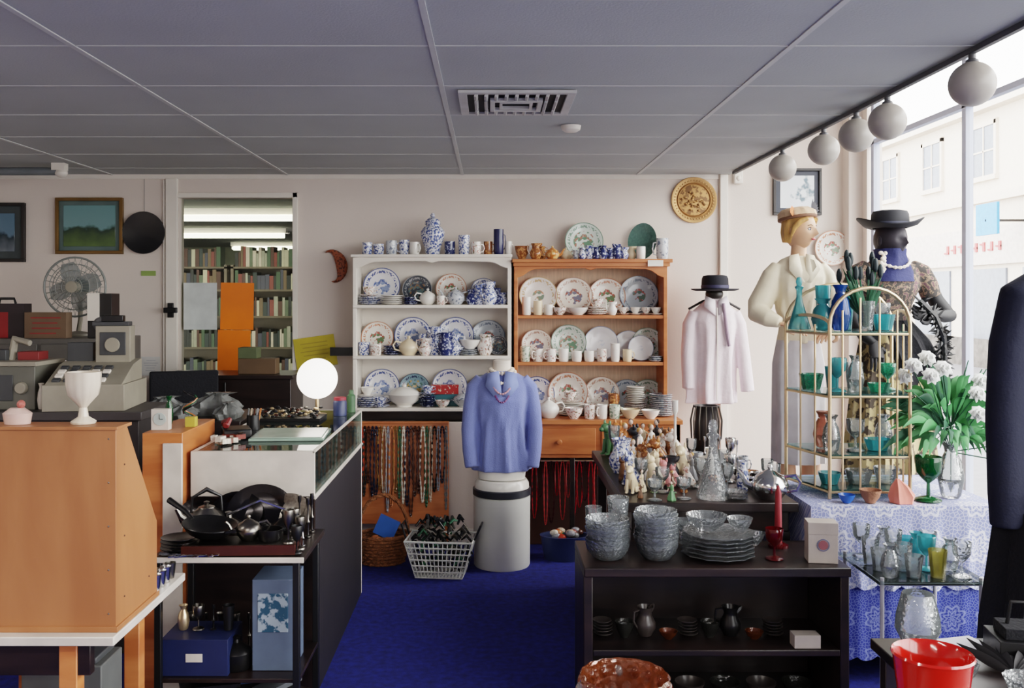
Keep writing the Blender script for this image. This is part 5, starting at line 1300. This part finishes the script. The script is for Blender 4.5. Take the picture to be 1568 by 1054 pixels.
for i in range(30): b.box((R.uniform(-.2,.2),R.uniform(-.1,.1),.02+.006*i),(R.uniform(.08,.2),R.uniform(.06,.14),.02),R.choice([black,darkw,M('grey_card',(80,84,90),.7),M('blue_card2',(50,70,110),.6),blackc]),rot=(R.uniform(-6,6),0,R.uniform(0,60)))
b.obj('pile_of_boxed_goods',(-.92,3.54,.0))
b=B(); b.bx(-.14,.14,-.1,.1,0,.32,M('yellow_crate',(150,130,40),.6)); b.obj('yellow_crate',(-1.28,2.9,0),bevel=.004)
b=B(); b.bx(-.12,.12,-.1,.1,0,.34,M('olive_crate',(100,96,50),.6)); b.obj('storage_carton',(-1.72,2.8,0),bevel=.004)
b=B(); b.bx(-.12,.12,-.08,.08,0,.20,M('grey_box',(84,86,84),.6)); b.bx(-.1,.1,-.07,.07,.20,.22,tilld); b.obj('file_box',(-1.28,2.9,.321),bevel=.004)
for i in range(4): put('silver_thimble_cup', vase(R.choice([chrome,dsilver]),.05,.018,1), -1.05, 2.965+.045*i, .701)
for i in range(3): put('silver_dish', bowl(dsilver,.03,.02), -1.12, 2.98+.07*i, .701)

# ------------------------------------------------------------------ street outside
stone=M('pale_stucco',(210,198,184),.9,var=.05); stw=M('street_window_glass',(104,112,124),.2); road=M('asphalt',(110,110,114),.9)
b=B(); b.bx(XW+.1,30,-30,60,-.2,-.1,road); b.obj('street_ground')
b=B(); b.bx(12,14,8,45,-.1,6.2,stone); b.bx(11.7,12,8,45,6.1,6.4,stone); b.bx(11.85,12,8,45,3.9,4.1,stone); b.bx(11.9,12,8,45,2.4,3.3,M('shop_fascia',(200,190,182),.7)); b.bx(11.88,12,8,45,-.1,.6,M('street_stonework',(96,92,88),.9,var=.4,scale=5))
for i in range(13):
    y=9.5+i*2.7; b.bx(11.96,12.02,y-.5,y+.5,4.55,5.75,stw); b.bx(11.9,12,y-.62,y+.62,4.43,4.55,stone); b.bx(11.93,12,y-.6,y-.5,4.55,5.85,stone); b.bx(11.93,12,y+.5,y+.6,4.55,5.85,stone); b.bx(11.93,12,y-.6,y+.6,5.75,5.87,stone); b.bx(11.94,12,y-.02,y+.02,4.55,5.75,stone); b.bx(11.94,12,y-.5,y+.5,5.13,5.17,stone)
    b.bx(11.95,12.02,y-1.0,y+1.0,.6,2.3,stw)
rl=M('red_letter',(180,80,80),.6)
for i in range(8): b.bx(11.87,11.9,24.6-i*.36,24.6-i*.36+.10,2.72,2.94,rl); b.bx(11.865,11.9,24.6-i*.36,24.6-i*.36+.22,2.8+.07*(i%3-1),2.84+.07*(i%3-1),rl)
b.bx(11.0,11.06,20.6,21.5,3.0,3.7,M('blue_sign',(60,130,190),.5)); b.bx(11.0,12,21.05,21.1,3.3,3.35,black)
b.obj('street_building')

# ------------------------------------------------------------------ lights
w=bpy.data.worlds.new('World'); bpy.context.scene.world=w; w.use_nodes=True
bg=w.node_tree.nodes['Background']; bg.inputs[0].default_value=(1.0,.985,.965,1); bg.inputs[1].default_value=7.6
def area(name,loc,rot,sx,sy,e,col=(1,1,1)):
    l=bpy.data.lights.new(name,'AREA'); l.shape='RECTANGLE'; l.size=sx; l.size_y=sy; l.energy=e; l.color=col
    o=bpy.data.objects.new(name,l); bpy.context.scene.collection.objects.link(o); o.location=loc; o.rotation_euler=[radians(a) for a in rot]; return o
for (x,y,e) in ((-.8,.6,22),(-.8,-1.2,22),(-2.8,2.4,11)):  # unseen battens added out of frame as fill light for the room
    b=B(); b.bx(x-.62,x+.62,y-.06,y+.06,H-.06,H-.005,white); b.tube([(x-.6,y,H-.08),(x+.6,y,H-.08)],.018,M('added_fill_tube',(255,250,238),.5,emit=3.0)); b.obj('added_fill_batten_light')
    area('added_fill_lamp',(x,y,H-.12),(0,0,0),1.2,.1,e,(1,.93,.84))
for (x,y) in ((-3.2,11.6),(-3.6,14.6),(-2.6,9.0)): area('back_room_lamp',(x,y,H-.14),(0,0,0),1.2,.1,16,(1,.98,.84))
pl=bpy.data.lights.new('globe_bulb','POINT'); pl.energy=3; pl.shadow_soft_size=.1; pl.color=(1,.9,.75); po=bpy.data.objects.new('globe_bulb',pl); po.location=(-.905,4.93,1.196); bpy.context.scene.collection.objects.link(po)
pt=area('window_portal',(XW+.2,1.9,1.7),(0,90,0),2.6,8.4,1); pt.data.cycles.is_portal=True

# ------------------------------------------------------------------ camera
cam=bpy.data.cameras.new('camera'); co=bpy.data.objects.new('camera',cam); bpy.context.scene.collection.objects.link(co)
co.location=(0,0,1.62); co.rotation_euler=(radians(90),0,0); cam.sensor_width=36; cam.lens=33.3; cam.shift_x=.0204; cam.shift_y=-.0459; cam.clip_start=.05; cam.clip_end=200
bpy.context.scene.camera=co
vs=bpy.context.scene.view_settings
vs.view_transform='Filmic'; vs.look='Medium High Contrast'; vs.exposure=0.42
